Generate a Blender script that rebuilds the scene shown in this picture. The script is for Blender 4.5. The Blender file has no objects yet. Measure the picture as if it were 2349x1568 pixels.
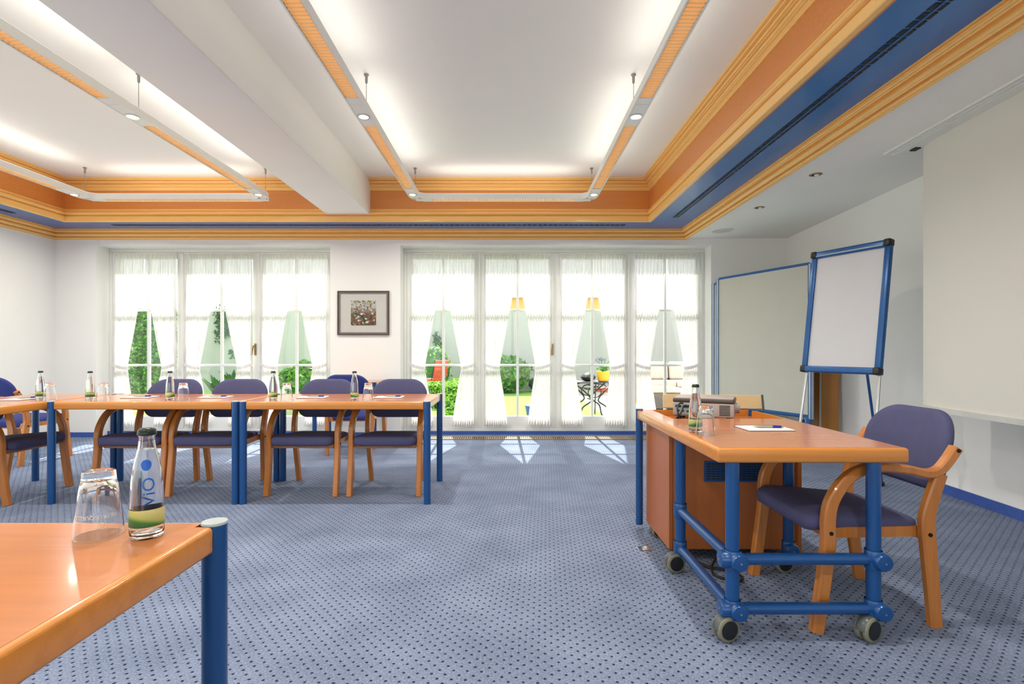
import bpy, bmesh, math, random
from mathutils import Vector, Matrix, Euler
R = math.radians
PI = math.pi
random.seed(7)

# ------------------------------------------------------------------ camera, world, sun, exposure
scene = bpy.context.scene
C = scene.collection
F_PX = 1200.0
cam_d = bpy.data.cameras.new('camera')
cam = bpy.data.objects.new('camera', cam_d)
C.objects.link(cam)
cam.location = (0, 0, 1.083)
cam.rotation_euler = (R(90), 0, 0)
cam_d.sensor_width = 36.0
cam_d.lens = 36.0 * F_PX / 2349.0
cam_d.shift_x = 4.5 / 2349.0
cam_d.shift_y = 19.0 / 2349.0
cam_d.clip_start = 0.02
scene.camera = cam

world = bpy.data.worlds.new('sky')
scene.world = world
world.use_nodes = True
bgn = world.node_tree.nodes['Background']
bgn.inputs['Color'].default_value = (0.92, 0.97, 1.0, 1)
bgn.inputs['Strength'].default_value = 0.62

sun_d = bpy.data.lights.new('sun', 'SUN')
sun_d.energy = 2.9
sun_d.angle = R(0.55)
sun_d.color = (1.0, 0.96, 0.88)
sun = bpy.data.objects.new('sun', sun_d)
C.objects.link(sun)
sun.location = (0, 20, 20)
sun.rotation_euler = Vector((0.025, -1.0, -1.2)).to_track_quat('-Z', 'Y').to_euler()

SPOT_W = 3.6         # one small spot of the hanging lamps
UP_W = 0.31          # uplight of one metre of the hanging lamps
vs = scene.view_settings
vs.view_transform = 'Standard'
vs.look = 'None'
vs.exposure = 2.08
vs.gamma = 1.0
vs.use_curve_mapping = False
scene.cycles.max_bounces = 10
scene.cycles.diffuse_bounces = 5
scene.cycles.transmission_bounces = 10
scene.cycles.transparent_max_bounces = 12
scene.cycles.sample_clamp_indirect = 6.0

# ------------------------------------------------------------------ materials
def S(r, g, b):
    def f(c):
        c /= 255.0
        return c / 12.92 if c <= 0.04045 else ((c + 0.055) / 1.055) ** 2.4
    return (f(r), f(g), f(b), 1.0)

def new_mat(name):
    m = bpy.data.materials.new(name)
    m.use_nodes = True
    nt = m.node_tree
    return m, nt, nt.nodes['Principled BSDF']

def nd(nt, typ, **kw):
    n = nt.nodes.new(typ)
    for k, v in kw.items():
        setattr(n, k, v)
    return n

def ramp(nt, fac, stops):
    r = nd(nt, 'ShaderNodeValToRGB')
    e = r.color_ramp.elements
    while len(e) < len(stops):
        e.new(0.5)
    for i, (p, c) in enumerate(stops):
        e[i].position = p
        e[i].color = c
    nt.links.new(fac, r.inputs['Fac'])
    return r.outputs['Color']

def plain(name, col, rough=0.5, metal=0.0, var=0.06, vscale=8.0, bump=0.0, bscale=200.0, spec=0.5, coat=0.0):
    m, nt, p = new_mat(name)
    tc = nd(nt, 'ShaderNodeTexCoord')
    ns = nd(nt, 'ShaderNodeTexNoise')
    ns.inputs['Scale'].default_value = vscale
    ns.inputs['Detail'].default_value = 4
    nt.links.new(tc.outputs['Object'], ns.inputs['Vector'])
    a = tuple(c * (1 - var) for c in col[:3]) + (1,)
    b = tuple(min(1, c * (1 + var)) for c in col[:3]) + (1,)
    nt.links.new(ramp(nt, ns.outputs['Fac'], [(0.3, a), (0.7, b)]), p.inputs['Base Color'])
    p.inputs['Roughness'].default_value = rough
    p.inputs['Metallic'].default_value = metal
    p.inputs['Specular IOR Level'].default_value = spec
    p.inputs['Coat Weight'].default_value = coat
    p.inputs['Coat Roughness'].default_value = 0.08
    if bump > 0:
        n2 = nd(nt, 'ShaderNodeTexNoise')
        n2.inputs['Scale'].default_value = bscale
        nt.links.new(tc.outputs['Object'], n2.inputs['Vector'])
        bp = nd(nt, 'ShaderNodeBump')
        bp.inputs['Strength'].default_value = bump
        bp.inputs['Distance'].default_value = 0.002
        nt.links.new(n2.outputs['Fac'], bp.inputs['Height'])
        nt.links.new(bp.outputs['Normal'], p.inputs['Normal'])
    return m

def wood(name, col, axis=0, rough=0.3, contrast=0.16, coat=0.0, scale=1.0):
    m, nt, p = new_mat(name)
    tc = nd(nt, 'ShaderNodeTexCoord')
    mp = nd(nt, 'ShaderNodeMapping')
    sc = [38 * scale, 38 * scale, 38 * scale]
    sc[axis] = 1.3 * scale
    mp.inputs['Scale'].default_value = sc
    nt.links.new(tc.outputs['Object'], mp.inputs['Vector'])
    n1 = nd(nt, 'ShaderNodeTexNoise')
    n1.inputs['Scale'].default_value = 1.0
    n1.inputs['Detail'].default_value = 5
    n1.inputs['Distortion'].default_value = 0.4
    nt.links.new(mp.outputs['Vector'], n1.inputs['Vector'])
    mp2 = nd(nt, 'ShaderNodeMapping')
    s2 = [260 * scale] * 3
    s2[axis] = 9 * scale
    mp2.inputs['Scale'].default_value = s2
    nt.links.new(tc.outputs['Object'], mp2.inputs['Vector'])
    n2 = nd(nt, 'ShaderNodeTexNoise')
    n2.inputs['Scale'].default_value = 1.0
    n2.inputs['Detail'].default_value = 2
    nt.links.new(mp2.outputs['Vector'], n2.inputs['Vector'])
    mx = nd(nt, 'ShaderNodeMath', operation='MULTIPLY_ADD')
    nt.links.new(n2.outputs['Fac'], mx.inputs[0])
    mx.inputs[1].default_value = 0.35
    nt.links.new(n1.outputs['Fac'], mx.inputs[2])
    d = tuple(c * (1 - contrast * 1.6) for c in col[:3]) + (1,)
    l = tuple(min(1, c * (1 + contrast)) for c in col[:3]) + (1,)
    nt.links.new(ramp(nt, mx.outputs[0], [(0.42, d), (0.66, col), (0.9, l)]), p.inputs['Base Color'])
    p.inputs['Roughness'].default_value = rough
    p.inputs['Coat Weight'].default_value = coat
    p.inputs['Coat Roughness'].default_value = 0.07
    return m

def emit(name, col, strength):
    m, nt, p = new_mat(name)
    p.inputs['Base Color'].default_value = col
    p.inputs['Emission Color'].default_value = col
    p.inputs['Emission Strength'].default_value = strength
    return m

def glassy(name, col=(1, 1, 1, 1), ior=1.48, rough=0.0):
    m, nt, p = new_mat(name)
    p.inputs['Base Color'].default_value = col
    p.inputs['Transmission Weight'].default_value = 1.0
    p.inputs['IOR'].default_value = ior
    p.inputs['Roughness'].default_value = rough
    return m

def pane_mat():
    m, nt, p = new_mat('window_glass')
    nt.nodes.remove(p)
    out = nt.nodes['Material Output']
    tr = nd(nt, 'ShaderNodeBsdfTransparent')
    tr.inputs['Color'].default_value = (0.96, 0.98, 0.97, 1)
    gl = nd(nt, 'ShaderNodeBsdfGlossy')
    gl.inputs['Roughness'].default_value = 0.02
    lw = nd(nt, 'ShaderNodeLayerWeight')
    lw.inputs['Blend'].default_value = 0.5
    pw = nd(nt, 'ShaderNodeMath', operation='POWER')
    nt.links.new(lw.outputs['Facing'], pw.inputs[0])
    pw.inputs[1].default_value = 5.0
    fr = nd(nt, 'ShaderNodeMath', operation='MULTIPLY_ADD')
    nt.links.new(pw.outputs[0], fr.inputs[0])
    fr.inputs[1].default_value = 0.9
    fr.inputs[2].default_value = 0.04
    mx = nd(nt, 'ShaderNodeMixShader')
    nt.links.new(fr.outputs[0], mx.inputs[0])
    nt.links.new(tr.outputs[0], mx.inputs[1])
    nt.links.new(gl.outputs[0], mx.inputs[2])
    nt.links.new(mx.outputs[0], out.inputs['Surface'])
    return m

def curtain_mat(name, transp, transl):
    m, nt, p = new_mat(name)
    nt.nodes.remove(p)
    out = nt.nodes['Material Output']
    tc = nd(nt, 'ShaderNodeTexCoord')
    mp = nd(nt, 'ShaderNodeMapping')
    mp.inputs['Scale'].default_value = (120, 120, 4)
    ns = nd(nt, 'ShaderNodeTexNoise')
    ns.inputs['Scale'].default_value = 1.0
    nt.links.new(tc.outputs['Object'], mp.inputs['Vector'])
    nt.links.new(mp.outputs['Vector'], ns.inputs['Vector'])
    col = ramp(nt, ns.outputs['Fac'], [(0.3, S(218, 215, 213)), (0.7, S(251, 249, 249))])
    di = nd(nt, 'ShaderNodeBsdfDiffuse')
    tl = nd(nt, 'ShaderNodeBsdfTranslucent')
    tr = nd(nt, 'ShaderNodeBsdfTransparent')
    nt.links.new(col, di.inputs['Color'])
    nt.links.new(col, tl.inputs['Color'])
    m1 = nd(nt, 'ShaderNodeMixShader')
    m1.inputs[0].default_value = transl
    nt.links.new(di.outputs[0], m1.inputs[1])
    nt.links.new(tl.outputs[0], m1.inputs[2])
    m2 = nd(nt, 'ShaderNodeMixShader')
    m2.inputs[0].default_value = transp
    nt.links.new(m1.outputs[0], m2.inputs[1])
    nt.links.new(tr.outputs[0], m2.inputs[2])
    nt.links.new(m2.outputs[0], out.inputs['Surface'])
    return m

def carpet_mat():
    m, nt, p = new_mat('dotted_carpet')
    tc = nd(nt, 'ShaderNodeTexCoord')
    mp = nd(nt, 'ShaderNodeMapping')
    mp.inputs['Rotation'].default_value = (0, 0, R(49))
    k = 1 / 0.0335
    mp.inputs['Scale'].default_value = (k, k, k)
    nt.links.new(tc.outputs['Object'], mp.inputs['Vector'])
    # wobble
    nz = nd(nt, 'ShaderNodeTexNoise')
    nz.inputs['Scale'].default_value = 30
    nt.links.new(tc.outputs['Object'], nz.inputs['Vector'])
    wob = nd(nt, 'ShaderNodeVectorMath', operation='MULTIPLY_ADD')
    nt.links.new(nz.outputs['Color'], wob.inputs[0])
    wob.inputs[1].default_value = (0.25, 0.25, 0)
    nt.links.new(mp.outputs['Vector'], wob.inputs[2])
    fr = nd(nt, 'ShaderNodeVectorMath', operation='FRACTION')
    nt.links.new(wob.outputs[0], fr.inputs[0])
    sb = nd(nt, 'ShaderNodeVectorMath', operation='SUBTRACT')
    nt.links.new(fr.outputs[0], sb.inputs[0])
    sb.inputs[1].default_value = (0.5, 0.5, 0)
    ml = nd(nt, 'ShaderNodeVectorMath', operation='MULTIPLY')
    nt.links.new(sb.outputs[0], ml.inputs[0])
    ml.inputs[1].default_value = (1, 1, 0)
    ln = nd(nt, 'ShaderNodeVectorMath', operation='LENGTH')
    nt.links.new(ml.outputs[0], ln.inputs[0])
    n2 = nd(nt, 'ShaderNodeTexNoise')
    n2.inputs['Scale'].default_value = 140
    n2.inputs['Detail'].default_value = 3
    nt.links.new(tc.outputs['Object'], n2.inputs['Vector'])
    n3 = nd(nt, 'ShaderNodeTexNoise')
    n3.inputs['Scale'].default_value = 3.0
    n3.inputs['Detail'].default_value = 3
    nt.links.new(tc.outputs['Object'], n3.inputs['Vector'])
    ad = nd(nt, 'ShaderNodeMath', operation='MULTIPLY_ADD')
    nt.links.new(n3.outputs['Fac'], ad.inputs[0])
    ad.inputs[1].default_value = 0.5
    nt.links.new(n2.outputs['Fac'], ad.inputs[2])
    base = ramp(nt, ad.outputs[0], [(0.5, S(*CARPET_D)), (0.75, S(*CARPET_M)), (1.0, S(*CARPET_L))])
    dot = ramp(nt, ln.outputs['Value'], [(0.10, (1, 1, 1, 1)), (0.20, (0, 0, 0, 1))])
    mx = nd(nt, 'ShaderNodeMix', data_type='RGBA')
    nt.links.new(dot, mx.inputs['Factor'])
    nt.links.new(base, mx.inputs['A'])
    mx.inputs['B'].default_value = S(36, 44, 66)
    nt.links.new(mx.outputs['Result'], p.inputs['Base Color'])
    p.inputs['Roughness'].default_value = 0.95
    p.inputs['Specular IOR Level'].default_value = 0.1
    hm = ramp(nt, ln.outputs['Value'], [(0.1, (0, 0, 0, 1)), (0.5, (1, 1, 1, 1))])
    h2 = nd(nt, 'ShaderNodeMath', operation='MULTIPLY_ADD')
    nt.links.new(n2.outputs['Fac'], h2.inputs[0])
    h2.inputs[1].default_value = 0.6
    nt.links.new(hm, h2.inputs[2])
    bp = nd(nt, 'ShaderNodeBump')
    bp.inputs['Strength'].default_value = 0.5
    bp.inputs['Distance'].default_value = 0.006
    nt.links.new(h2.outputs[0], bp.inputs['Height'])
    nt.links.new(bp.outputs['Normal'], p.inputs['Normal'])
    return m

CARPET_D, CARPET_M, CARPET_L = (97, 107, 130), (119, 130, 154), (141, 152, 176)

def picture_mat():
    m, nt, p = new_mat('flower_print')
    tc = nd(nt, 'ShaderNodeTexCoord')
    v = nd(nt, 'ShaderNodeTexVoronoi')
    v.inputs['Scale'].default_value = 50
    nt.links.new(tc.outputs['Object'], v.inputs['Vector'])
    sp = nd(nt, 'ShaderNodeSeparateColor')
    nt.links.new(v.outputs['Color'], sp.inputs[0])
    fl = ramp(nt, sp.outputs[0], [(0.0, S(60, 75, 55)), (0.25, S(80, 90, 60)), (0.55, S(140, 56, 48)), (0.66, S(178, 96, 60)),
                                  (0.74, S(205, 205, 200)), (0.82, S(70, 96, 60)), (0.95, S(40, 45, 45))])
    top = ramp(nt, sp.outputs[1], [(0.0, S(170, 168, 168)), (0.45, S(185, 182, 178)), (0.62, S(95, 85, 115)), (0.75, S(190, 175, 120)), (0.95, S(70, 70, 80))])
    sx = nd(nt, 'ShaderNodeSeparateXYZ')
    nt.links.new(tc.outputs['Object'], sx.inputs[0])
    mr = nd(nt, 'ShaderNodeMapRange')
    nt.links.new(sx.outputs['Z'], mr.inputs['Value'])
    mr.inputs['From Min'].default_value = -0.01
    mr.inputs['From Max'].default_value = 0.06
    mx = nd(nt, 'ShaderNodeMix', data_type='RGBA')
    nt.links.new(mr.outputs[0], mx.inputs['Factor'])
    nt.links.new(fl, mx.inputs['A'])
    nt.links.new(top, mx.inputs['B'])
    nt.links.new(mx.outputs['Result'], p.inputs['Base Color'])
    p.inputs['Roughness'].default_value = 0.6
    return m

def label_mat():
    # printed paper band: pale yellow meadow over a green bank
    m, nt, p = new_mat('bottle_label')
    tc = nd(nt, 'ShaderNodeTexCoord')
    sx = nd(nt, 'ShaderNodeSeparateXYZ')
    nt.links.new(tc.outputs['Object'], sx.inputs[0])
    md = nd(nt, 'ShaderNodeMath', operation='MULTIPLY_ADD')
    nt.links.new(sx.outputs['X'], md.inputs[0])
    md.inputs[1].default_value = 0.28
    nt.links.new(sx.outputs['Z'], md.inputs[2])
    c = ramp(nt, md.outputs[0], [(0.024, S(40, 92, 40)), (0.033, S(58, 120, 50)), (0.037, S(168, 178, 92)), (0.055, S(214, 206, 140))])
    nt.links.new(c, p.inputs['Base Color'])
    p.inputs['Roughness'].default_value = 0.4
    return m

M = {}
M['wall'] = plain('white_wall', S(241, 240, 237), 0.85, var=0.012, vscale=1.5, bump=0.12, bscale=260)
M['ceiling'] = plain('ceiling_plaster', S(244, 242, 238), 0.9, var=0.012, vscale=1.2, bump=0.25, bscale=180)
M['carpet'] = carpet_mat()
M['fascia'] = wood('orange_beech', S(222, 142, 72), 0, 0.32, 0.05)
M['fascia_y'] = wood('orange_beech_side', S(204, 122, 62), 1, 0.32, 0.05)
M['trimw'] = wood('honey_trim', S(250, 198, 118), 0, 0.28, 0.02)
M['blue_soffit'] = plain('blue_lacquer', S(36, 112, 182), 0.22, var=0.03, vscale=2)
M['blue_base'] = plain('blue_skirting', S(58, 88, 165), 0.8, var=0.12, vscale=60)
M['slot'] = plain('dark_slot', S(10, 14, 22), 0.6)
M['lamp_white'] = plain('lamp_white', S(236, 236, 232), 0.35, var=0.01)
M['louvre'] = plain('louvre_cream', S(240, 212, 166), 0.4, var=0.02)
M['tube'] = emit('warm_tube', (1.0, 0.74, 0.42, 1), 0.36)
M['spot'] = emit('warm_spot', (1.0, 0.93, 0.8, 1), 6.0)
M['chrome'] = plain('chrome', S(205, 205, 205), 0.18, 1.0, var=0.01)
M['wire'] = plain('steel_wire', S(150, 148, 142), 0.4, 0.6)
M['table_top'] = wood('beech_top', S(194, 122, 72), 0, 0.22, 0.05, coat=0.22)
M['table_edge'] = wood('beech_edge', S(212, 134, 54), 0, 0.3, 0.07, coat=0.4)
M['seamw'] = plain('pale_edge', S(222, 190, 140), 0.4)
M['leg_blue'] = plain('blue_steel', S(14, 72, 132), 0.28, var=0.03, vscale=3, coat=0.3)
M['cap_grey'] = plain('grey_cap', S(170, 180, 180), 0.35)
M['chair_wood'] = wood('chair_beech', S(190, 118, 54), 2, 0.3, 0.12, coat=0.25)
M['fabric'] = plain('slate_fabric', S(78, 78, 112), 0.85, var=0.05, vscale=30, bump=0.3, bscale=900, spec=0.3)
M['fabric_blue'] = plain('navy_fabric', S(52, 62, 128), 0.85, var=0.05, vscale=30, bump=0.3, bscale=900, spec=0.3)
M['bolt'] = plain('dark_bolt', S(30, 26, 24), 0.4, 0.5)
M['door_white'] = plain('door_paint', S(228, 228, 224), 0.45, var=0.015, vscale=3)
M['pane'] = pane_mat()
M['curtain'] = curtain_mat('sheer_curtain', 0.11, 0.285)
M['curtain_band'] = curtain_mat('curtain_band', 0.03, 0.45)
M['brass'] = plain('brass', S(170, 140, 95), 0.3, 0.8)
M['grille'] = plain('bronze_grille', S(150, 128, 92), 0.45, 0.3)
M['frame_dark'] = plain('umber_frame', S(74, 58, 56), 0.35)
M['frame_mid'] = plain('mauve_frame', S(122, 108, 106), 0.4)
M['mat_board'] = plain('mat_board', S(196, 194, 188), 0.9, var=0.02)
M['print'] = picture_mat()
M['glass'] = glassy('clear_glass')
M['water'] = glassy('water', ior=1.33)
M['cap_green'] = plain('bottle_cap', S(40, 50, 44), 0.35, 0.5)
M['label'] = label_mat()
M['print_blue'] = plain('blue_print', S(24, 92, 190), 0.4)
M['print_white'] = plain('white_print', S(225, 222, 212), 0.6)
M['paper'] = plain('note_paper', S(226, 226, 228), 0.8, var=0.01)
M['pad_back'] = plain('pad_backing', S(120, 96, 80), 0.8)
M['pen_silver'] = plain('pen_silver', S(176, 166, 150), 0.3, 0.3)
M['pen_blue'] = plain('pen_blue', S(44, 40, 140), 0.35)
M['black'] = plain('black_plastic', S(24, 25, 26), 0.4)
M['caster_grey'] = plain('caster_grey', S(80, 84, 84), 0.3)
M['tyre'] = plain('caster_tyre', S(128, 124, 104), 0.6)
M['board'] = plain('board_felt', S(196, 195, 182), 0.9, var=0.02, vscale=5)
M['board_frame'] = plain('board_blue', S(40, 92, 152), 0.3, 0.2)
M['board_alu'] = plain('board_alu', S(178, 192, 204), 0.3, 0.4)
M['flip_white'] = plain('flip_sheet', S(208, 206, 208), 0.4, var=0.01)
M['screen'] = plain('screen_cloth', S(222, 219, 210), 0.9, var=0.01, vscale=2)
M['screen_bar'] = plain('screen_bar', S(205, 205, 200), 0.4)
M['desk_wood'] = wood('desk_veneer', S(176, 100, 48), 2, 0.3, 0.06)
M['proj_light'] = plain('projector_grey', S(176, 164, 158), 0.45)
M['proj_panel'] = plain('connector_panel', S(150, 160, 158), 0.5)
M['proj_dark'] = plain('projector_dark', S(74, 62, 56), 0.4)
M['plank'] = wood('leaning_board', S(176, 112, 30), 2, 0.4, 0.08)
M['lawn'] = plain('lawn', S(120, 165, 60), 0.95, var=0.35, vscale=40)
M['patio'] = plain('patio_stone', S(176, 168, 156), 0.9, var=0.15, vscale=6)
M['garden_wall'] = plain('garden_plaster', S(168, 168, 164), 0.95, var=0.02)
M['ochre'] = plain('ochre_plaster', S(226, 178, 112), 0.9, var=0.04)
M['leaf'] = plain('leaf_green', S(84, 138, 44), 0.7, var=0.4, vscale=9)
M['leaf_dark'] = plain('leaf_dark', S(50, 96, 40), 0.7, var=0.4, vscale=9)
M['leaf_lime'] = plain('leaf_lime', S(140, 188, 62), 0.7, var=0.3, vscale=9)
M['bark'] = plain('bark', S(96, 74, 52), 0.9)
M['pot_blue'] = plain('pot_blue', S(60, 74, 180), 0.35)
M['pot_yellow'] = plain('pot_yellow', S(240, 176, 30), 0.4)
M['iron'] = plain('iron', S(52, 52, 56), 0.5, 0.4)
M['red'] = plain('red_cushion', S(206, 74, 58), 0.8)
M['rattan'] = plain('rattan', S(104, 96, 90), 0.8, var=0.25, vscale=60)
M['cushion'] = plain('beige_cushion', S(206, 190, 176), 0.9)
M['stone_pot'] = plain('stone_pot', S(190, 184, 172), 0.9)

# ------------------------------------------------------------------ mesh helpers
class MB:
    def __init__(s):
        s.v, s.f = [], []
    def add(s, verts, faces):
        o = len(s.v)
        s.v += [tuple(p) for p in verts]
        s.f += [tuple(i + o for i in q) for q in faces]
        return s
    def box(s, x0, x1, y0, y1, z0, z1):
        v = [(x, y, z) for z in (z0, z1) for y in (y0, y1) for x in (x0, x1)]
        return s.add(v, [(0, 2, 3, 1), (4, 5, 7, 6), (0, 1, 5, 4), (2, 6, 7, 3), (0, 4, 6, 2), (1, 3, 7, 5)])
    def rbox(s, x0, x1, y0, y1, z0, z1, b=0.004, seg=2):
        bm = bmesh.new()
        bmesh.ops.create_cube(bm, size=1)
        for v in bm.verts:
            v.co = Vector(((x0 + x1) / 2 + v.co.x * (x1 - x0), (y0 + y1) / 2 + v.co.y * (y1 - y0), (z0 + z1) / 2 + v.co.z * (z1 - z0)))
        bmesh.ops.bevel(bm, geom=bm.edges[:], offset=b, segments=seg, affect='EDGES', profile=0.5)
        return s.from_bm(bm)
    def from_bm(s, bm):
        bm.verts.index_update()
        s.add([v.co[:] for v in bm.verts], [[v.index for v in f.verts] for f in bm.faces])
        bm.free()
        return s
    def tube(s, pts, r, n=10, cap=True, closed=False):
        pts = [Vector(p) for p in pts]
        rs = r if isinstance(r, (list, tuple)) else [r] * len(pts)
        m = len(pts)
        rings = []
        up = None
        for i, p in enumerate(pts):
            if closed:
                t = pts[(i + 1) % m] - pts[i - 1]
            else:
                t = pts[min(i + 1, m - 1)] - pts[max(i - 1, 0)]
            t.normalize()
            if up is None:
                up = Vector((0, 0, 1)) if abs(t.z) < 0.9 else Vector((1, 0, 0))
            a = t.cross(up)
            a.normalize()
            b = a.cross(t)
            b.normalize()
            up = b
            rings.append([p + (a * math.cos(k * 2 * PI / n) + b * math.sin(k * 2 * PI / n)) * rs[i] for k in range(n)])
        v = [q for ring in rings for q in ring]
        f = []
        for i in range(m if closed else m - 1):
            j = (i + 1) % m
            for k in range(n):
                f.append((i * n + k, i * n + (k + 1) % n, j * n + (k + 1) % n, j * n + k))
        if cap and not closed:
            f.append(tuple(range(n - 1, -1, -1)))
            f.append(tuple((m - 1) * n + k for k in range(n)))
        return s.add(v, f)
    def cyl(s, p0, p1, r, n=16):
        return s.tube([p0, p1], r, n)
    def lathe(s, prof, n=24, cx=0, cy=0, cz=0, close_top=False, close_bot=False):
        m = len(prof)
        v = [(cx + r * math.cos(k * 2 * PI / n), cy + r * math.sin(k * 2 * PI / n), cz + z) for r, z in prof for k in range(n)]
        f = [(i * n + k, i * n + (k + 1) % n, (i + 1) * n + (k + 1) % n, (i + 1) * n + k) for i in range(m - 1) for k in range(n)]
        if close_bot:
            f.append(tuple(range(n - 1, -1, -1)))
        if close_top:
            f.append(tuple((m - 1) * n + k for k in range(n)))
        return s.add(v, f)
    def ball(s, c, r, n=14, m=8, sz=1.0):
        prof = [(max(1e-5, r * math.sin(PI * i / m)), -r * math.cos(PI * i / m) * sz) for i in range(m + 1)]
        return s.lathe(prof, n, *c)
    def sweep(s, path, prof, closed_prof=False, closed_path=False, caps=True):
        """profile (inward offset, z) swept along a plan path with mitred corners; inward = left of travel"""
        P = [Vector((x, y)) for x, y in path]
        m, n = len(P), len(prof)
        v = []
        for i in range(m):
            if closed_path:
                d0 = (P[i] - P[i - 1]).normalized()
                d1 = (P[(i + 1) % m] - P[i]).normalized()
            else:
                d0 = (P[i] - P[i - 1]).normalized() if i > 0 else (P[1] - P[0]).normalized()
                d1 = (P[i + 1] - P[i]).normalized() if i < m - 1 else d0
            n0, n1 = Vector((-d0.y, d0.x)), Vector((-d1.y, d1.x))
            b = (n0 + n1)
            b = b / max(1e-6, b.dot(n0))
            for o, z in prof:
                v.append((P[i].x + b.x * o, P[i].y + b.y * o, z))
        f = []
        for i in range(m if closed_path else m - 1):
            j = (i + 1) % m
            for k in range(n if closed_prof else n - 1):
                l = (k + 1) % n
                f.append((i * n + k, j * n + k, j * n + l, i * n + l))
        if caps and closed_prof and not closed_path:
            f.append(tuple(range(n)))
            f.append(tuple((m - 1) * n + k for k in range(n - 1, -1, -1)))
        return s.add(v, f)
    def ribbon(s, path, xw, th, xs):
        """bent laminated strip: path of (u, z), width xw across x, thickness th(list), x centre xs(u)"""
        m = len(path)
        P = [Vector(p) for p in path]
        v = []
        b = 0.006
        for i in range(m):
            t = (P[min(i + 1, m - 1)] - P[max(i - 1, 0)]).normalized()
            nn = Vector((-t.y, t.x))
            h = th[i] / 2
            cx = xs(P[i].x)
            for dx, dn in ((-xw / 2 + b, -h), (xw / 2 - b, -h), (xw / 2, -h + b), (xw / 2, h - b), (xw / 2 - b, h), (-xw / 2 + b, h), (-xw / 2, h - b), (-xw / 2, -h + b)):
                q = P[i] + nn * dn
                v.append((cx + dx, q.x, q.y))
        f = []
        n = 8
        for i in range(m - 1):
            for k in range(n):
                f.append((i * n + k, i * n + (k + 1) % n, (i + 1) * n + (k + 1) % n, (i + 1) * n + k))
        f.append(tuple(range(n - 1, -1, -1)))
        f.append(tuple((m - 1) * n + k for k in range(n)))
        return s.add(v, f)
    def pillow(s, outline, prof, fn):
        """outline 2D loop; prof = [(scale, h)] from one pole to the other; fn maps (a, b, h) to a point"""
        n = len(outline)
        cx = sum(p[0] for p in outline) / n
        cy = sum(p[1] for p in outline) / n
        v = []
        for k, h in prof:
            for a, b in outline:
                v.append(fn(cx + (a - cx) * k, cy + (b - cy) * k, h))
        f = []
        for i in range(len(prof) - 1):
            for k in range(n):
                f.append((i * n + k, i * n + (k + 1) % n, (i + 1) * n + (k + 1) % n, (i + 1) * n + k))
        f.append(tuple(range(n - 1, -1, -1)))
        f.append(tuple((len(prof) - 1) * n + k for k in range(n)))
        return s.add(v, f)
    def xf(s, mat):
        s.v = [tuple(mat @ Vector(p)) for p in s.v]
        return s
    def build(s, name, mat, parent=None, smooth=False, angle=None):
        me = bpy.data.meshes.new(name)
        me.from_pydata(s.v, [], s.f)
        bm = bmesh.new()
        bm.from_mesh(me)
        bmesh.ops.recalc_face_normals(bm, faces=bm.faces[:])
        bm.to_mesh(me)
        bm.free()
        me.materials.append(M[mat] if isinstance(mat, str) else mat)
        if smooth or angle:
            me.polygons.foreach_set('use_smooth', [True] * len(me.polygons))
            me.update()
            me.set_sharp_from_angle(angle=R(angle or 40))
        o = bpy.data.objects.new(name, me)
        C.objects.link(o)
        if parent:
            o.parent = parent
        return o

def catmull(pts, sub=5):
    P = [Vector(p) for p in pts]
    out = []
    for i in range(len(P) - 1):
        p0, p1, p2, p3 = P[max(i - 1, 0)], P[i], P[i + 1], P[min(i + 2, len(P) - 1)]
        for k in range(sub):
            t = k / sub
            out.append(0.5 * ((2 * p1) + (p2 - p0) * t + (2 * p0 - 5 * p1 + 4 * p2 - p3) * t * t + (3 * p1 - p0 - 3 * p2 + p3) * t ** 3))
    out.append(P[-1])
    return out

def lerp(a, b, t):
    return a + (b - a) * t

def interp(tab, x):
    for (x0, y0), (x1, y1) in zip(tab, tab[1:]):
        if x <= x1:
            return lerp(y0, y1, max(0, min(1, (x - x0) / (x1 - x0))))
    return tab[-1][1]

def tag(o, label=None, cat=None, group=None, kind=None):
    for k, v in (('label', label), ('category', cat), ('group', group), ('kind', kind)):
        if v:
            o[k] = v
    return o

def thing(name, label, cat, loc=(0, 0, 0), rz=0.0, group=None):
    o = bpy.data.objects.new(name, None)
    o.empty_display_size = 0.1
    C.objects.link(o)
    o.location = loc
    o.rotation_euler = (0, 0, rz)
    return tag(o, label, cat, group)

def copy_tree(o, parent=None):
    c = o.copy()
    C.objects.link(c)
    if parent:
        c.parent = parent
    for ch in [q for q in bpy.data.objects if q.parent == o]:
        copy_tree(ch, c)
    return c

def place(o, loc, rz=0.0, label=None, group=None):
    o.location = loc
    o.rotation_euler = (0, 0, rz)
    if label:
        o['label'] = label
    if group:
        o['group'] = group
    return o

def struct(o, label=None, cat=None):
    o['kind'] = 'structure'
    return tag(o, label, cat)

def at(px, py, Y):
    return Vector(((px - 1170) / F_PX * Y, Y, 1.083 - (py - 803) / F_PX * Y))

# ------------------------------------------------------------------ the room
YB, YN = 6.53, -3.0            # window wall, wall behind the camera
XL = -5.68
ZC, ZL = 3.06, 2.48
TH = 0.45
def xr(y):
    return 3.295 + 0.0626 * (y - 3.974)

mb = MB().add([(XL, YN, 0), (xr(YN), YN, 0), (xr(YB), YB, 0), (xr(YB), YB + TH, 0), (XL, YB + TH, 0)], [(0, 1, 2, 3, 4)])
mb.add([(XL, YN, -0.15), (xr(YN), YN, -0.15), (xr(YB), YB, -0.15), (xr(YB), YB + TH, -0.15), (XL, YB + TH, -0.15)], [(4, 3, 2, 1, 0)])
struct(mb.build('floor', 'carpet'), 'blue carpet with small dark dots', 'floor')

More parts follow.
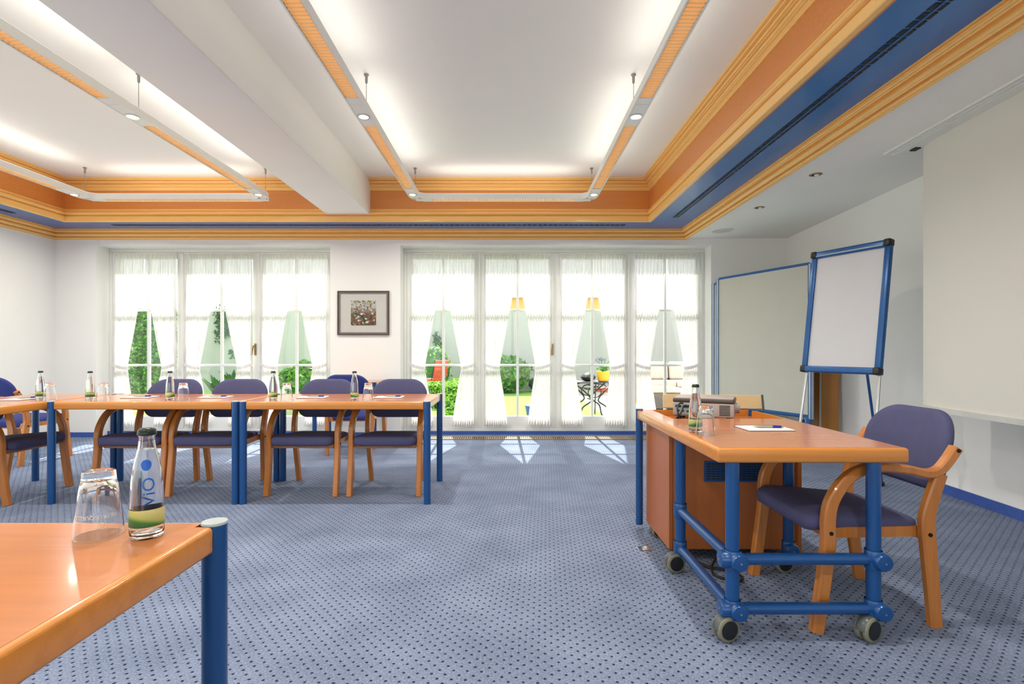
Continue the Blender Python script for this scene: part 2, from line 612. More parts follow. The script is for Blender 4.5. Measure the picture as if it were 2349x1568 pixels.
LO, LI, RI, RO, ZD = -5.17, -2.245, -1.37, 2.51, 2.393
mb = MB()
mb.box(XL - 0.2, LO, YB, YB + TH, -0.3, 3.3)
mb.box(LI, RI, YB, YB + TH, -0.3, 3.3)
mb.box(RO, 3.9, YB, YB + TH, -0.3, 3.3)
mb.box(LO, LI, YB, YB + TH, ZD, 3.3)
mb.box(RI, RO, YB, YB + TH, ZD, 3.3)
mb.box(LO, LI, YB + 0.2, YB + TH, -0.3, 0.04)
mb.box(RI, RO, YB + 0.2, YB + TH, -0.3, 0.04)
struct(mb.build('wall_back', 'wall'), 'white window wall with two wide openings', 'wall')
SW = [(-2.9, -0.9), (-0.8, 1.2), (1.3, 3.3), (3.4, 5.4)]  # unseen side openings, added to let more daylight into the room
SZ0, SZ1 = 0.12, 2.38
mb = MB()
mb.box(XL - 0.2, XL, YN - 0.2, YB, -0.1, SZ0)
mb.box(XL - 0.2, XL, YN - 0.2, YB, SZ1, 3.3)
ye = [YN - 0.2] + [q for w_ in SW for q in w_] + [YB]
for a, b in zip(ye[0::2], ye[1::2]):
    mb.box(XL - 0.2, XL, a, b, SZ0, SZ1)
struct(mb.build('wall_left', 'wall'), 'white side wall beside the corner table', 'wall')
for i, (a, b) in enumerate(SW):
    wd = thing('window_%d' % (i + 1), 'added unseen casement window lighting the room through the side wall', 'window', (XL - 0.1, (a + b) / 2, SZ0))
    wd['kind'] = 'structure'
    hw, hh = (b - a) / 2, SZ1 - SZ0
    for ya, yb, za, zb in ((-hw, -hw + 0.07, 0, hh), (hw - 0.07, hw, 0, hh), (-hw + 0.07, hw - 0.07, 0, 0.07), (-hw + 0.07, hw - 0.07, hh - 0.07, hh), (-0.04, 0.04, 0.07, hh - 0.07)):
        MB().rbox(-0.035, 0.035, ya, yb, za, zb, 0.005).build('sash', 'door_white', wd)
    for ya, yb in ((-hw + 0.06, -0.03), (0.03, hw - 0.06)):
        MB().box(-0.003, 0.003, ya, yb, 0.06, hh - 0.06).build('pane', 'pane', wd)
mb = MB()
p = [(xr(YN), YN), (xr(YN) + 0.3, YN), (xr(YB) + 0.3, YB), (xr(YB), YB)]
mb.add([(x, y, z) for z in (-0.1, 3.3) for x, y in p], [(0, 1, 2, 3), (7, 6, 5, 4), (0, 4, 5, 1), (1, 5, 6, 2), (2, 6, 7, 3), (3, 7, 4, 0)])
struct(mb.build('wall_right', 'wall'), 'plain white wall behind the projection screen', 'wall')
RW = [(-5.5, -3.35), (-3.25, -1.1), (-1.0, 1.15), (1.25, 2.75)]  # glazing behind the camera, added to brighten the room from the rear
mb = MB()
mb.box(XL - 0.2, 3.9, YN - 0.2, YN, -0.1, SZ0)
mb.box(XL - 0.2, 3.9, YN - 0.2, YN, SZ1, 3.3)
xe = [XL - 0.2] + [q for w_ in RW for q in w_] + [3.9]
for a, b in zip(xe[0::2], xe[1::2]):
    mb.box(a, b, YN - 0.2, YN, SZ0, SZ1)
struct(mb.build('wall_rear', 'wall'), 'white wall closing the room behind', 'wall')
for i, (a, b) in enumerate(RW):
    wd = thing('window_%d' % (i + 1 + len(SW)), 'added unseen casement window lighting the room through the rear wall', 'window', ((a + b) / 2, YN - 0.1, SZ0))
    wd['kind'] = 'structure'
    hw, hh = (b - a) / 2, SZ1 - SZ0
    for ya, yb, za, zb in ((-hw, -hw + 0.07, 0, hh), (hw - 0.07, hw, 0, hh), (-hw + 0.07, hw - 0.07, 0, 0.07), (-hw + 0.07, hw - 0.07, hh - 0.07, hh), (-0.04, 0.04, 0.07, hh - 0.07)):
        MB().rbox(ya, yb, -0.035, 0.035, za, zb, 0.005).build('sash', 'door_white', wd)
    for ya, yb in ((-hw + 0.06, -0.03), (0.03, hw - 0.06)):
        MB().box(ya, yb, -0.003, 0.003, 0.06, hh - 0.06).build('pane', 'pane', wd)
FX0, FX1, FY = -5.17, 1.62, 6.07
mb = MB().box(FX0 - 0.05, FX1 + 0.05, YN, FY + 0.05, ZC, ZC + 0.15)
struct(mb.build('ceiling', 'ceiling'), 'raised white ceiling field inside the wooden coffer', 'ceiling')
struct(MB().box(2.195, 3.9, YN, YB, ZL, ZL + 0.08).build('ceiling_low', 'ceiling'), 'lower white ceiling strip over the screen', 'ceiling')
mb = MB().rbox(-2.12, -1.62, YN, FY + 0.01, 2.65, ZC + 0.05, 0.012, 3)
struct(mb.build('ceiling_beam', 'ceiling', angle=35), 'broad white beam crossing the coffered ceiling', 'beam')

# coffer: lower trim, blue soffit, fascia with its mouldings
TP = [(2.2, YN), (2.2, YB), (XL, YB), (XL, YN)]
FP = [(FX1, YN), (FX1, FY), (FX0, FY), (FX0, YN)]
def bead(o, z, r, a0, a1, n=6):
    return [(o + r * math.cos(R(lerp(a0, a1, k / n))), z + r * math.sin(R(lerp(a0, a1, k / n)))) for k in range(n + 1)]
prof = ([(0, 2.462), (0.012, 2.462), (0.012, 2.470)] + bead(0.016, 2.481, 0.011, -90, 90) + [(0.012, 2.493), (0.012, 2.498), (0.034, 2.498), (0.036, 2.504)]
        + bead(0.036, 2.520, 0.015, -85, 80) + [(0.036, 2.537), (0.034, 2.543), (0.060, 2.543), (0.062, 2.548)] + bead(0.068, 2.559, 0.010, -80, 80)
        + [(0.068, 2.570), (0.070, 2.574), (0.092, 2.574), (0.092, 2.592), (0, 2.592)])
struct(MB().sweep(TP, prof, True).build('trim_1', 'trimw', angle=25), 'honey wood moulding under the blue soffit', 'trim')
mb = MB()
IP = [(2.13, YN), (2.13, YB - 0.07), (XL + 0.07, YB - 0.07), (XL + 0.07, YN)]
vv = [(x, y, 2.58) for x, y in IP] + [(x, y, 2.58) for x, y in FP] + [(x, y, 2.60) for x, y in IP] + [(x, y, 2.60) for x, y in FP]
mb.add(vv, [(i, i + 1, i + 5, i + 4) for i in range(3)] + [(i + 8, i + 12, i + 13, i + 9) for i in range(3)])
soffit = struct(mb.build('soffit', 'blue_soffit'), 'glossy blue soffit band running round the coffer', 'soffit')
# air slots in the soffit: two dark channels with bright bridges
mb = MB()
for x in (1.845, 1.885):
    y = 1.2
    while y < 5.86:
        mb.box(x - 0.012, x + 0.012, y, y + 0.05, 2.5775, 2.5805)
        y += 0.062
tag(mb.build('air_slot', 'slot', soffit), kind='stuff')
mb = MB()
for x in (1.8655,):
    mb.box(x - 0.005, x + 0.005, 1.2, 5.86, 2.574, 2.581)
mb.build('slot_rail', 'board_frame', soffit)
mb = MB()
for y in (6.24, 6.275):
    x = -4.75
    while x < 1.35:
        mb.box(x, x + 0.05, y - 0.01, y + 0.01, 2.5775, 2.5805)
        x += 0.062
tag(mb.build('air_slot', 'slot', soffit), kind='stuff')
mb = MB()
for x in (-5.44, -5.40):
    y = 2.0
    while y < 5.7:
        mb.box(x - 0.012, x + 0.012, y, y + 0.05, 2.5775, 2.5805)
        y += 0.062
tag(mb.build('air_slot', 'slot', soffit), kind='stuff')
fas = [(-0.03, 2.577), (0.0, 2.577), (0.0, 2.70), (0, 2.95), (0, ZC), (-0.03, ZC)]
struct(MB().sweep(FP, fas, True).build('trim_2', 'fascia'), 'orange wood fascia boards of the ceiling coffer', 'trim')
lowm = ([(-0.01, 2.570), (0.020, 2.570), (0.024, 2.576), (0.024, 2.628), (0.020, 2.632), (0.008, 2.634), (0.008, 2.642), (0.020, 2.645)]
        + bead(0.022, 2.664, 0.017, -85, 85) + [(0.020, 2.684), (0.008, 2.687), (0.008, 2.694)] + bead(0.010, 2.705, 0.009, -80, 80) + [(0.008, 2.718), (-0.01, 2.722)])
struct(MB().sweep(FP, lowm, True).build('trim_3', 'trimw', angle=25), 'rounded honey moulding along the fascia foot', 'trim')
topm = ([(-0.01, 2.93), (0.010, 2.932), (0.014, 2.938), (0.014, 2.966), (0.024, 2.969), (0.026, 2.974)] + bead(0.030, 2.988, 0.012, -80, 80)
        + [(0.030, 3.001), (0.046, 3.004), (0.048, 3.008)] + bead(0.054, 3.020, 0.011, -80, 80) + [(0.054, 3.032), (0.080, 3.034), (0.084, 3.040), (0.104, 3.044), (0.106, 3.0595), (-0.01, 3.0595)])
struct(MB().sweep(FP, topm, True).build('trim_4', 'trimw', angle=25), 'stepped honey crown moulding under the ceiling', 'trim')

# skirting
struct(MB().box(XL, XL + 0.012, YN, YB, 0, 0.06).build('baseboard_left', 'blue_base'), 'blue carpet skirting on the left wall', 'baseboard')
mb = MB()
for x0, x1 in ((XL, LO), (LI, RI), (RO, xr(YB))):
    mb.box(x0, x1, YB - 0.012, YB, 0, 0.06)
mb.box(LO, LI, YB + 0.185, YB + 0.2, 0, 0.045)
mb.box(RI, RO, YB + 0.185, YB + 0.2, 0, 0.045)
struct(mb.build('baseboard_back', 'blue_base'), 'blue carpet skirting along the window wall', 'baseboard')
mb = MB()
y0, y1 = YN, YB
mb.add([(xr(y) - d, y, z) for z in (0, 0.07) for y in (y0, y1) for d in (0.0, 0.014)], [(0, 1, 3, 2), (4, 6, 7, 5), (1, 5, 7, 3), (0, 2, 6, 4)])
struct(mb.build('baseboard_right', 'blue_base'), 'blue carpet skirting below the screen wall', 'baseboard')

# floor convector grille
g = thing('floor_grille', 'long bronze slatted heating grille in the floor before the french doors', 'grille', (0, 0, 0))
mb = MB().box(RI + 0.05, RO - 0.05, 6.33, 6.50, 0.0, 0.004)
mb.build('trough', 'slot', g)
mb = MB()
for y in (6.325, 6.495):
    mb.box(RI + 0.04, RO - 0.04, y, y + 0.012, 0.0, 0.012)
mb.build('rim', 'grille', g)
mb = MB()
x = RI + 0.06
while x < RO - 0.06:
    mb.box(x, x + 0.012, 6.337, 6.495, 0.003, 0.011)
    x += 0.026
tag(mb.build('slats', 'grille', g), kind='stuff')

# ------------------------------------------------------------------ french doors
def rect_frame(mb, x0, x1, z0, z1, y0, y1, w, wb=None):
    wb = wb or w
    mb.rbox(x0, x0 + w, y0, y1, z0, z1, 0.005)
    mb.rbox(x1 - w, x1, y0, y1, z0, z1, 0.005)

YD = 6.75
DZ0, DZ1 = 0.075, 2.345
GLZ0, GLZ1 = 0.235, 2.262
def door_leaf(n, x0, x1, set_name):
    root = thing('door_%d' % n, 'white glazed french door leaf, %s' % set_name, 'door')
    root['kind'] = 'structure'
    w = 0.075
    for xa, xb in ((x0, x0 + w), (x1 - w, x1)):
        MB().rbox(xa, xb, YD, YD + 0.06, DZ0, DZ1, 0.006).build('stile', 'door_white', root)
    MB().rbox(x0 + w, x1 - w, YD + 0.002, YD + 0.058, DZ0, GLZ0, 0.006).build('bottom_rail', 'door_white', root)
    MB().rbox(x0 + w, x1 - w, YD + 0.002, YD + 0.058, GLZ1, DZ1, 0.006).build('top_rail', 'door_white', root)
    xc = (x0 + x1) / 2
    MB().rbox(xc - 0.016, xc + 0.016, YD + 0.012, YD + 0.05, GLZ0, GLZ1, 0.005).build('muntin', 'door_white', root)
    zs = [GLZ0, 0.89, 1.60, GLZ1]
    for z in zs[1:3]:
        for xa, xb in ((x0 + w, xc - 0.016), (xc + 0.016, x1 - w)):
            MB().rbox(xa, xb, YD + 0.014, YD + 0.048, z - 0.014, z + 0.014, 0.005).build('muntin', 'door_white', root)
    for za, zb in zip(zs, zs[1:]):
        for xa, xb in ((x0 + w, xc - 0.016), (xc + 0.016, x1 - w)):
            MB().box(xa, xb, YD + 0.029, YD + 0.033, za + 0.012, zb - 0.012).build('pane', 'pane', root)
    MB().rbox(x1 - 0.012, x1 + 0.012, YD - 0.012, YD - 0.001, DZ0 + 0.01, DZ1 - 0.01, 0.004, 2).build('cover_strip', 'door_white', root)
    return root

def handle(root, x):
    mb = MB().rbox(x - 0.014, x + 0.014, YD - 0.010, YD, 1.02, 1.17, 0.004)
    h = mb.build('handle_plate', 'brass', root)
    mb = MB().tube([(x, YD - 0.01, 1.14), (x, YD - 0.05, 1.14), (x - 0.012, YD - 0.055, 1.09), (x - 0.022, YD - 0.052, 1.02)], 0.008, 8)
    mb.build('lever', 'brass', h, smooth=True)

fr = MB()
def door_frame(x0, x1, name, label):
    mb = MB()
    mb.rbox(x0, x1, YD - 0.005, YD + 0.075, DZ1, ZD, 0.005)
    mb.rbox(x0, x1, YD - 0.01, YD + 0.08, 0.04, DZ0, 0.005)
    mb.rbox(x0, x0 + 0.035, YD - 0.005, YD + 0.075, DZ0, DZ1, 0.005)
    mb.rbox(x1 - 0.035, x1, YD - 0.005, YD + 0.075, DZ0, DZ1, 0.005)
    struct(mb.build(name, 'door_white', angle=35), label, 'door frame')

door_frame(LO, LI, 'trim_5', 'white frame round the three french doors')
door_frame(RI, RO, 'trim_6', 'white frame round the four french doors')
lx = [LO + 0.035, -4.22, -3.245, LI - 0.035]
rx = [RI + 0.035, -0.39, 0.585, 1.54, RO - 0.035]
dn = 1
leaves = []
posn3 = ['next to the left wall corner', 'in the middle of the three', 'beside the flower picture']
posn4 = ['beside the flower picture, of four', 'second of four from the picture', 'third of four from the picture', 'beside the pinboards']
for i in range(3):
    d = door_leaf(dn, lx[i] + 0.001, lx[i + 1] - 0.001, posn3[i])
    leaves.append((lx[i] + 0.004, lx[i + 1] - 0.004, 0))
    if i == 1:
        handle(d, lx[2] - 0.04)
    dn += 1
for i in range(4):
    d = door_leaf(dn, rx[i] + 0.001, rx[i + 1] - 0.001, posn4[i])
    leaves.append((rx[i] + 0.004, rx[i + 1] - 0.004, 1))
    if i == 1:
        handle(d, rx[2] - 0.04)
    dn += 1

# curtains: two tied halves on each leaf
WT = [(0.10, 0.70), (0.30, 0.66), (0.55, 0.57), (0.80, 0.475), (0.87, 0.46), (0.95, 0.49), (1.2, 0.605), (1.6, 0.785), (1.9, 0.915), (2.1, 0.985), (2.32, 1.0)]
def curtain(x_out, x_mid, setn, seed, where):
    rnd = random.Random(seed)
    sgn = 1 if x_mid > x_out else -1
    W = abs(x_mid - x_out)
    tie_w = rnd.uniform(-0.02, 0.03)
    flare = rnd.uniform(-0.05, 0.04)
    Yc = YD - 0.052
    nu, nv = 84, 44
    nf = rnd.choice([9, 10, 11])
    ph = [rnd.uniform(0, 6.28) for _ in range(4)]
    v = []
    ztop, zbot = 2.315, 0.112
    for j in range(nv + 1):
        z = lerp(ztop, zbot, j / nv)
        w = interp(WT, z) + tie_w * math.exp(-((z - 0.87) / 0.4) ** 2) + (flare * max(0, (0.8 - z) / 0.7))
        w *= W * 0.992
        gather = 1 - w / W
        pin = math.exp(-((z - 0.87) / 0.16) ** 2)
        amp = 0.012 + 0.018 * gather + 0.006 * max(0, 0.6 - z)
        amp *= (1 - 0.45 * pin)
        head = max(0, (z - 2.22) / 0.1)
        bulge = 0.0 - 0.012 * (1 - pin) * gather
        for i in range(nu + 1):
            u = i / nu
            uu = u + 0.012 * math.sin(9 * u + ph[0]) + 0.008 * math.sin(17 * u + ph[1] + z)
            y = amp * math.sin(2 * PI * nf * uu + ph[2] + 0.5 * math.sin(1.7 * z + ph[3])) + 0.4 * amp * math.sin(2 * PI * nf * 2.3 * uu + ph[1])
            if head > 0:
                y = lerp(y, 0.007 * math.sin(2 * PI * nf * 2.6 * u), min(1, head))
            # outer edge is drawn in towards the hook side at the tie
            xo = 0.035 * pin * 0
            x = x_out + sgn * (xo + w * u)
            v.append((x, Yc + y + bulge, z + (0.006 * math.sin(2 * PI * nf * u) if j == nv else 0)))
    f = [(j * (nu + 1) + i, j * (nu + 1) + i + 1, (j + 1) * (nu + 1) + i + 1, (j + 1) * (nu + 1) + i) for j in range(nv) for i in range(nu)]
    lab = 'sheer tied-back curtain, ' + where
    root = thing('curtain', lab, 'curtain', (0, 0, 0), 0, 'curtains of the three doors' if setn == 0 else 'curtains of the four doors')
    MB().add(v, f).build('cloth', 'curtain', root, smooth=True, angle=180)
    wt = (interp(WT, 0.87) + tie_w) * W
    # tie band: front strip from the hook down to the inner fold and back
    mb = MB()
    n = 14
    vv = []
    for k in range(n + 1):
        t = k / n
        a = t * PI * 1.0
        x = x_out + sgn * (wt * 1.04 * t - 0.004)
        y = Yc - 0.026 - 0.010 * math.sin(PI * t)
        if k == n:
            y = Yc - 0.006
        z = 0.905 - 0.05 * math.sin(t * PI / 2)
        vv += [(x, y, z - 0.02), (x, y, z + 0.02), (x, y + 0.004, z + 0.02), (x, y + 0.004, z - 0.02)]
    ff = []
    for k in range(n):
        for q in range(4):
            ff.append((k * 4 + q, k * 4 + (q + 1) % 4, (k + 1) * 4 + (q + 1) % 4, (k + 1) * 4 + q))
    mb.add(vv, ff).build('tie_band', 'curtain_band', root, smooth=True)
    mb = MB().cyl((min(x_out, x_mid), Yc, 2.318), (max(x_out, x_mid), Yc, 2.318), 0.005, 8)
    mb.build('rod', 'door_white', root)

sd = 11
lname = ['door leaf next to the left wall', 'middle leaf of the three doors', 'leaf just left-hand of the picture wall',
         'first of four leaves from the picture', 'second of four leaves from the picture', 'third of four leaves from the picture', 'leaf beside the pinboards']
lname[2] = 'third door leaf, next to the picture'
for k, (x0, x1, sn) in enumerate(leaves):
    xc = (x0 + x1) / 2
    near, far = 'side towards picture, ', 'side away from picture, '
    curtain(x0 + 0.047, xc, sn, sd, (far if sn == 0 else near) + lname[k])
    curtain(x1 - 0.047, xc, sn, sd + 1, (near if sn == 0 else far) + lname[k])
    sd += 2

# ------------------------------------------------------------------ hanging lamps
def arc_path(x0, x1, y0, y1, r, n=8):
    pts = []
    for cx, cy, a0 in ((x1 - r, y0 + r, -90), (x1 - r, y1 - r, 0), (x0 + r, y1 - r, 90), (x0 + r, y0 + r, 180)):
        for k in range(n + 1):
            a = R(a0 + 90 * k / n)
            pts.append((cx + r * math.cos(a), cy + r * math.sin(a)))
    return pts

def lamp(x0, x1, y0, y1, label, wires):
    """x0..y1 = centre line of the ring; channel section 0.11 x 0.065"""
    root = thing('pendant_light', label, 'pendant light', ((x0 + x1) / 2, (y0 + y1) / 2, 2.725))
    inv = Matrix.Translation((-(x0 + x1) / 2, -(y0 + y1) / 2, -2.725))
    zb, zt, hw = 2.725, 2.79, 0.055
    path = arc_path(x0, x1, y0, y1, 0.13)
    t = 0.010
    prof = [(-hw, zb), (-hw, zt - 0.012), (-hw + 0.012, zt), (hw - 0.012, zt), (hw, zt - 0.012), (hw, zb), (hw - t, zb), (hw - t, zt - 0.016), (-hw + t, zt - 0.016), (-hw + t, zb)]
    MB().sweep(path, prof, True, True).xf(inv).build('housing', 'lamp_white', root, angle=35)
    iw = hw - t
    legs = [(0.16, 1.575), (2.0, 3.415), (3.84, 5.34)]
    for xc in (x0, x1):
        for ya, yb in legs:
            fins = MB()
            y = ya
            while y < yb:
                fins.box(xc - iw, xc + iw, y, y + 0.007, zb + 0.004, zb + 0.034)
                y += 0.03
            fins.box(xc - iw, xc - iw + 0.004, ya, yb, zb + 0.004, zb + 0.036)
            fins.box(xc + iw - 0.004, xc + iw, ya, yb, zb + 0.004, zb + 0.036)
            lo = tag(fins.xf(inv).build('louvre', 'louvre', root), kind='stuff')
            MB().box(xc - iw + 0.006, xc + iw - 0.006, ya, yb, zb + 0.042, zb + 0.046).xf(inv).build('tube', 'tube', lo)
        for ya, yb in ((y0 + 0.06, 0.16), (1.575, 1.66), (1.663, 2.0), (3.415, 3.50), (3.503, 3.84), (5.34, y1 - 0.06)):
            MB().rbox(xc - iw, xc + iw, ya, yb, zb + 0.001, zb + 0.009, 0.0015, 1).xf(inv).build('cover_plate', 'lamp_white', root)
        for ys in (0.0, 1.84, 3.68, 5.52):
            sl = bpy.data.lights.new('spot_bulb', 'AREA')
            sl.shape = 'DISK'
            sl.size = 0.066
            sl.energy = SPOT_W
            sl.spread = R(152)
            sl.color = (1.0, 0.965, 0.88)
            so = bpy.data.objects.new('spot_bulb', sl)
            C.objects.link(so)
            so.parent = root
            so.location = Vector((xc, ys, zb - 0.006)) + inv.translation
            MB().lathe([(0.034, -0.004), (0.044, -0.004), (0.044, 0.004), (0.034, 0.002)], 24, xc, ys, zb).xf(inv).build('spot_ring', 'chrome', root, smooth=True)
            MB().lathe([(0.001, -0.001), (0.034, -0.001)], 24, xc, ys, zb).xf(inv).build('spot_lens', 'spot', root)
    # far bar
    xa, xb = x0 + 0.175, x1 - 0.175
    fins = MB()
    x = xa
    while x < xb:
        fins.box(x, x + 0.007, y1 - iw, y1 + iw, zb + 0.006, zb + 0.034)
        x += 0.03
    lo = tag(fins.xf(inv).build('louvre', 'louvre', root), kind='stuff')
    MB().box(xa, xb, y1 - iw + 0.006, y1 + iw - 0.006, zb + 0.042, zb + 0.046).xf(inv).build('tube', 'tube', lo)
    for pa, pb in ((x0 + 0.0, xa), (xb, x1)):
        MB().rbox(pa, pb, y1 - iw, y1 + iw, zb + 0.001, zb + 0.009, 0.0015, 1).xf(inv).build('cover_plate', 'lamp_white', root)
    for wx, wy in wires:
        w = MB().cyl((wx, wy, zt - 0.002), (wx, wy, ZC - 0.05), 0.0022, 6).xf(inv).build('wire', 'wire', root)
        MB().lathe([(0.005, -0.065), (0.009, -0.06), (0.010, -0.012), (0.018, -0.008), (0.018, 0.0)], 12, wx, wy, ZC).xf(inv).build('ceiling_fixing', 'wire', w, smooth=True)
    # the lamp's own indirect light, leaving its open top
    for xc in (x0, x1):
        for ya, yb in ((y0 + 0.3, 2.0), (2.0, 3.5), (3.7, y1 - 0.3)):
            ld = bpy.data.lights.new('uplight', 'AREA')
            ld.shape = 'RECTANGLE'
            ld.size = 0.07
            ld.size_y = yb - ya
            ld.energy = UP_W * (yb - ya)
            ld.color = (1.0, 0.965, 0.88)
            lo = bpy.data.objects.new('uplight', ld)
            C.objects.link(lo)
            lo.parent = root
            lo.location = Vector((xc, (ya + yb) / 2, zt + 0.012)) + inv.translation
            lo.rotation_euler = (PI, 0, 0)
    ld = bpy.data.lights.new('uplight', 'AREA')
    ld.shape = 'RECTANGLE'
    ld.size = x1 - x0 - 0.4
    ld.size_y = 0.07
    ld.energy = UP_W * (x1 - x0 - 0.4)
    ld.color = (1.0, 0.965, 0.88)
    lo = bpy.data.objects.new('uplight', ld)
    C.objects.link(lo)
    lo.parent = root
    lo.location = Vector(((x0 + x1) / 2, y1, zt + 0.012)) + inv.translation
    lo.rotation_euler = (PI, 0, 0)
    return root

lamp(-1.03, 0.885, -0.6, 5.73, 'white ring-shaped hanging lamp between the white beam and the blue soffit', [(-1.03, 3.75), (0.885, 3.75), (-1.03, 5.68), (0.885, 5.68), (-1.03, 0.6), (0.885, 0.6)])
lamp(-4.60, -2.655, -0.6, 5.73, 'white ring-shaped hanging lamp above the long table row', [(-2.655, 3.74), (-4.60, 3.74), (-2.655, 5.68), (-4.60, 5.66), (-2.655, 0.6), (-4.6, 0.6)])

# downlights and loudspeaker in the low ceiling
for i, (x, y) in enumerate(((2.43, 4.16), (2.44, 5.12))):
    t = thing('ceiling_spotlight', ['small recessed ceiling spotlight nearer the projection screen', 'small recessed ceiling spotlight nearer the ceiling loudspeaker'][i], 'spotlight', (x, y, ZL))
    MB().lathe([(0.030, 0.002), (0.032, -0.004), (0.048, -0.003), (0.049, 0.0)], 24).build('ring', 'brass', t, smooth=True)
    MB().lathe([(0.001, -0.0005), (0.031, -0.0005)], 24).build('recess', 'slot', t)
    MB().lathe([(0.001, -0.012), (0.016, -0.010), (0.018, -0.001)], 16, 0.008, 0.0).build('bulb', 'lamp_white', t, smooth=True)
t = thing('ceiling_loudspeaker', 'flat round white loudspeaker set in the low ceiling', 'loudspeaker', (2.47, 6.10, ZL))
MB().lathe([(0.105, -0.006), (0.115, -0.010), (0.128, -0.006), (0.130, 0.0)], 32).build('rim', 'lamp_white', t, smooth=True)
MB().lathe([(0.001, -0.008), (0.106, -0.006)], 32).build('mesh_cover', 'screen_bar', t, smooth=True)

# projection screen
t = thing('projection_screen', 'large white pull-down projection screen hanging before the right wall', 'projection screen')
SL = 0.058
def sx(y, d=0.0):
    return 2.797 + SL * (y - 3.58) + d
def slab(mb, ya, yb, d0, d1, z0, z1):
    v = [(sx(y, d), y, z) for z in (z0, z1) for y in (ya, yb) for d in (d0, d1)]
    return mb.add(v, [(0, 1, 3, 2), (4, 6, 7, 5), (0, 4, 5, 1), (2, 3, 7, 6), (0, 2, 6, 4), (1, 5, 7, 3)])
slab(MB(), 0.55, 3.72, -0.15, 0.05, ZL - 0.006, ZL + 0.01).build('ceiling_box', 'lamp_white', t)
for d in (-0.15, -0.12, -0.085):
    slab(MB(), 0.55, 3.72, d, d + 0.012, ZL - 0.012, ZL - 0.005).build('box_rib', 'lamp_white', t)
slab(MB(), 3.585, 3.64, -0.02, 0.02, ZL - 0.014, ZL - 0.004).build('end_bracket', 'slot', t)
# sheet with slightly curled edge
v = []
n = 24
for j in range(9):
    z = lerp(ZL, 0.705, j / 8)
    for i in range(n + 1):
        y = lerp(0.7, 3.58, i / n)
        c = max(0, (y - 3.3) / 0.28)
        v.append((sx(y, 0.03 * c * c), y, z))
f = [(j * (n + 1) + i, j * (n + 1) + i + 1, (j + 1) * (n + 1) + i + 1, (j + 1) * (n + 1) + i) for j in range(8) for i in range(n)]
MB().add(v, f).build('sheet', 'screen', t, smooth=True)
slab(MB(), 0.7, 3.56, -0.014, 0.014, 0.68, 0.712).build('weight_bar', 'screen_bar', t)

# picture
t = thing('framed_picture', 'dark framed flower picture with wide mat between the door openings', 'picture', (-1.8275, YB, 1.5475))
w, h = 0.3225, 0.2745
def ring(mb, w0, h0, w1, h1, ya, yb):
    a = [(-w0, -h0), (w0, -h0), (w0, h0), (-w0, h0)]
    b = [(-w1, -h1), (w1, -h1), (w1, h1), (-w1, h1)]
    v = [(x, ya, z) for x, z in a] + [(x, ya, z) for x, z in b] + [(x, yb, z) for x, z in a] + [(x, yb, z) for x, z in b]
    f = []
    for i in range(4):
        j = (i + 1) % 4
        f += [(i, j, j + 4, i + 4), (i + 8, i + 12, j + 12, j + 8), (i, i + 8, j + 8, j), (i + 4, j + 4, j + 12, i + 12)]
    return mb.add(v, f)
ring(MB(), w, h, w - 0.016, h - 0.016, -0.022, -0.002).build('frame', 'frame_dark', t)
ring(MB(), w - 0.016, h - 0.016, w - 0.034, h - 0.034, -0.016, -0.002).build('inner_frame', 'frame_mid', t)
MB().box(-w + 0.03, w - 0.03, -0.008, -0.002, -h + 0.03, h - 0.03).build('mat_board', 'mat_board', t)
MB().box(-0.157, 0.157, -0.0100, -0.0085, -0.155, 0.157).build('print', 'print', t)

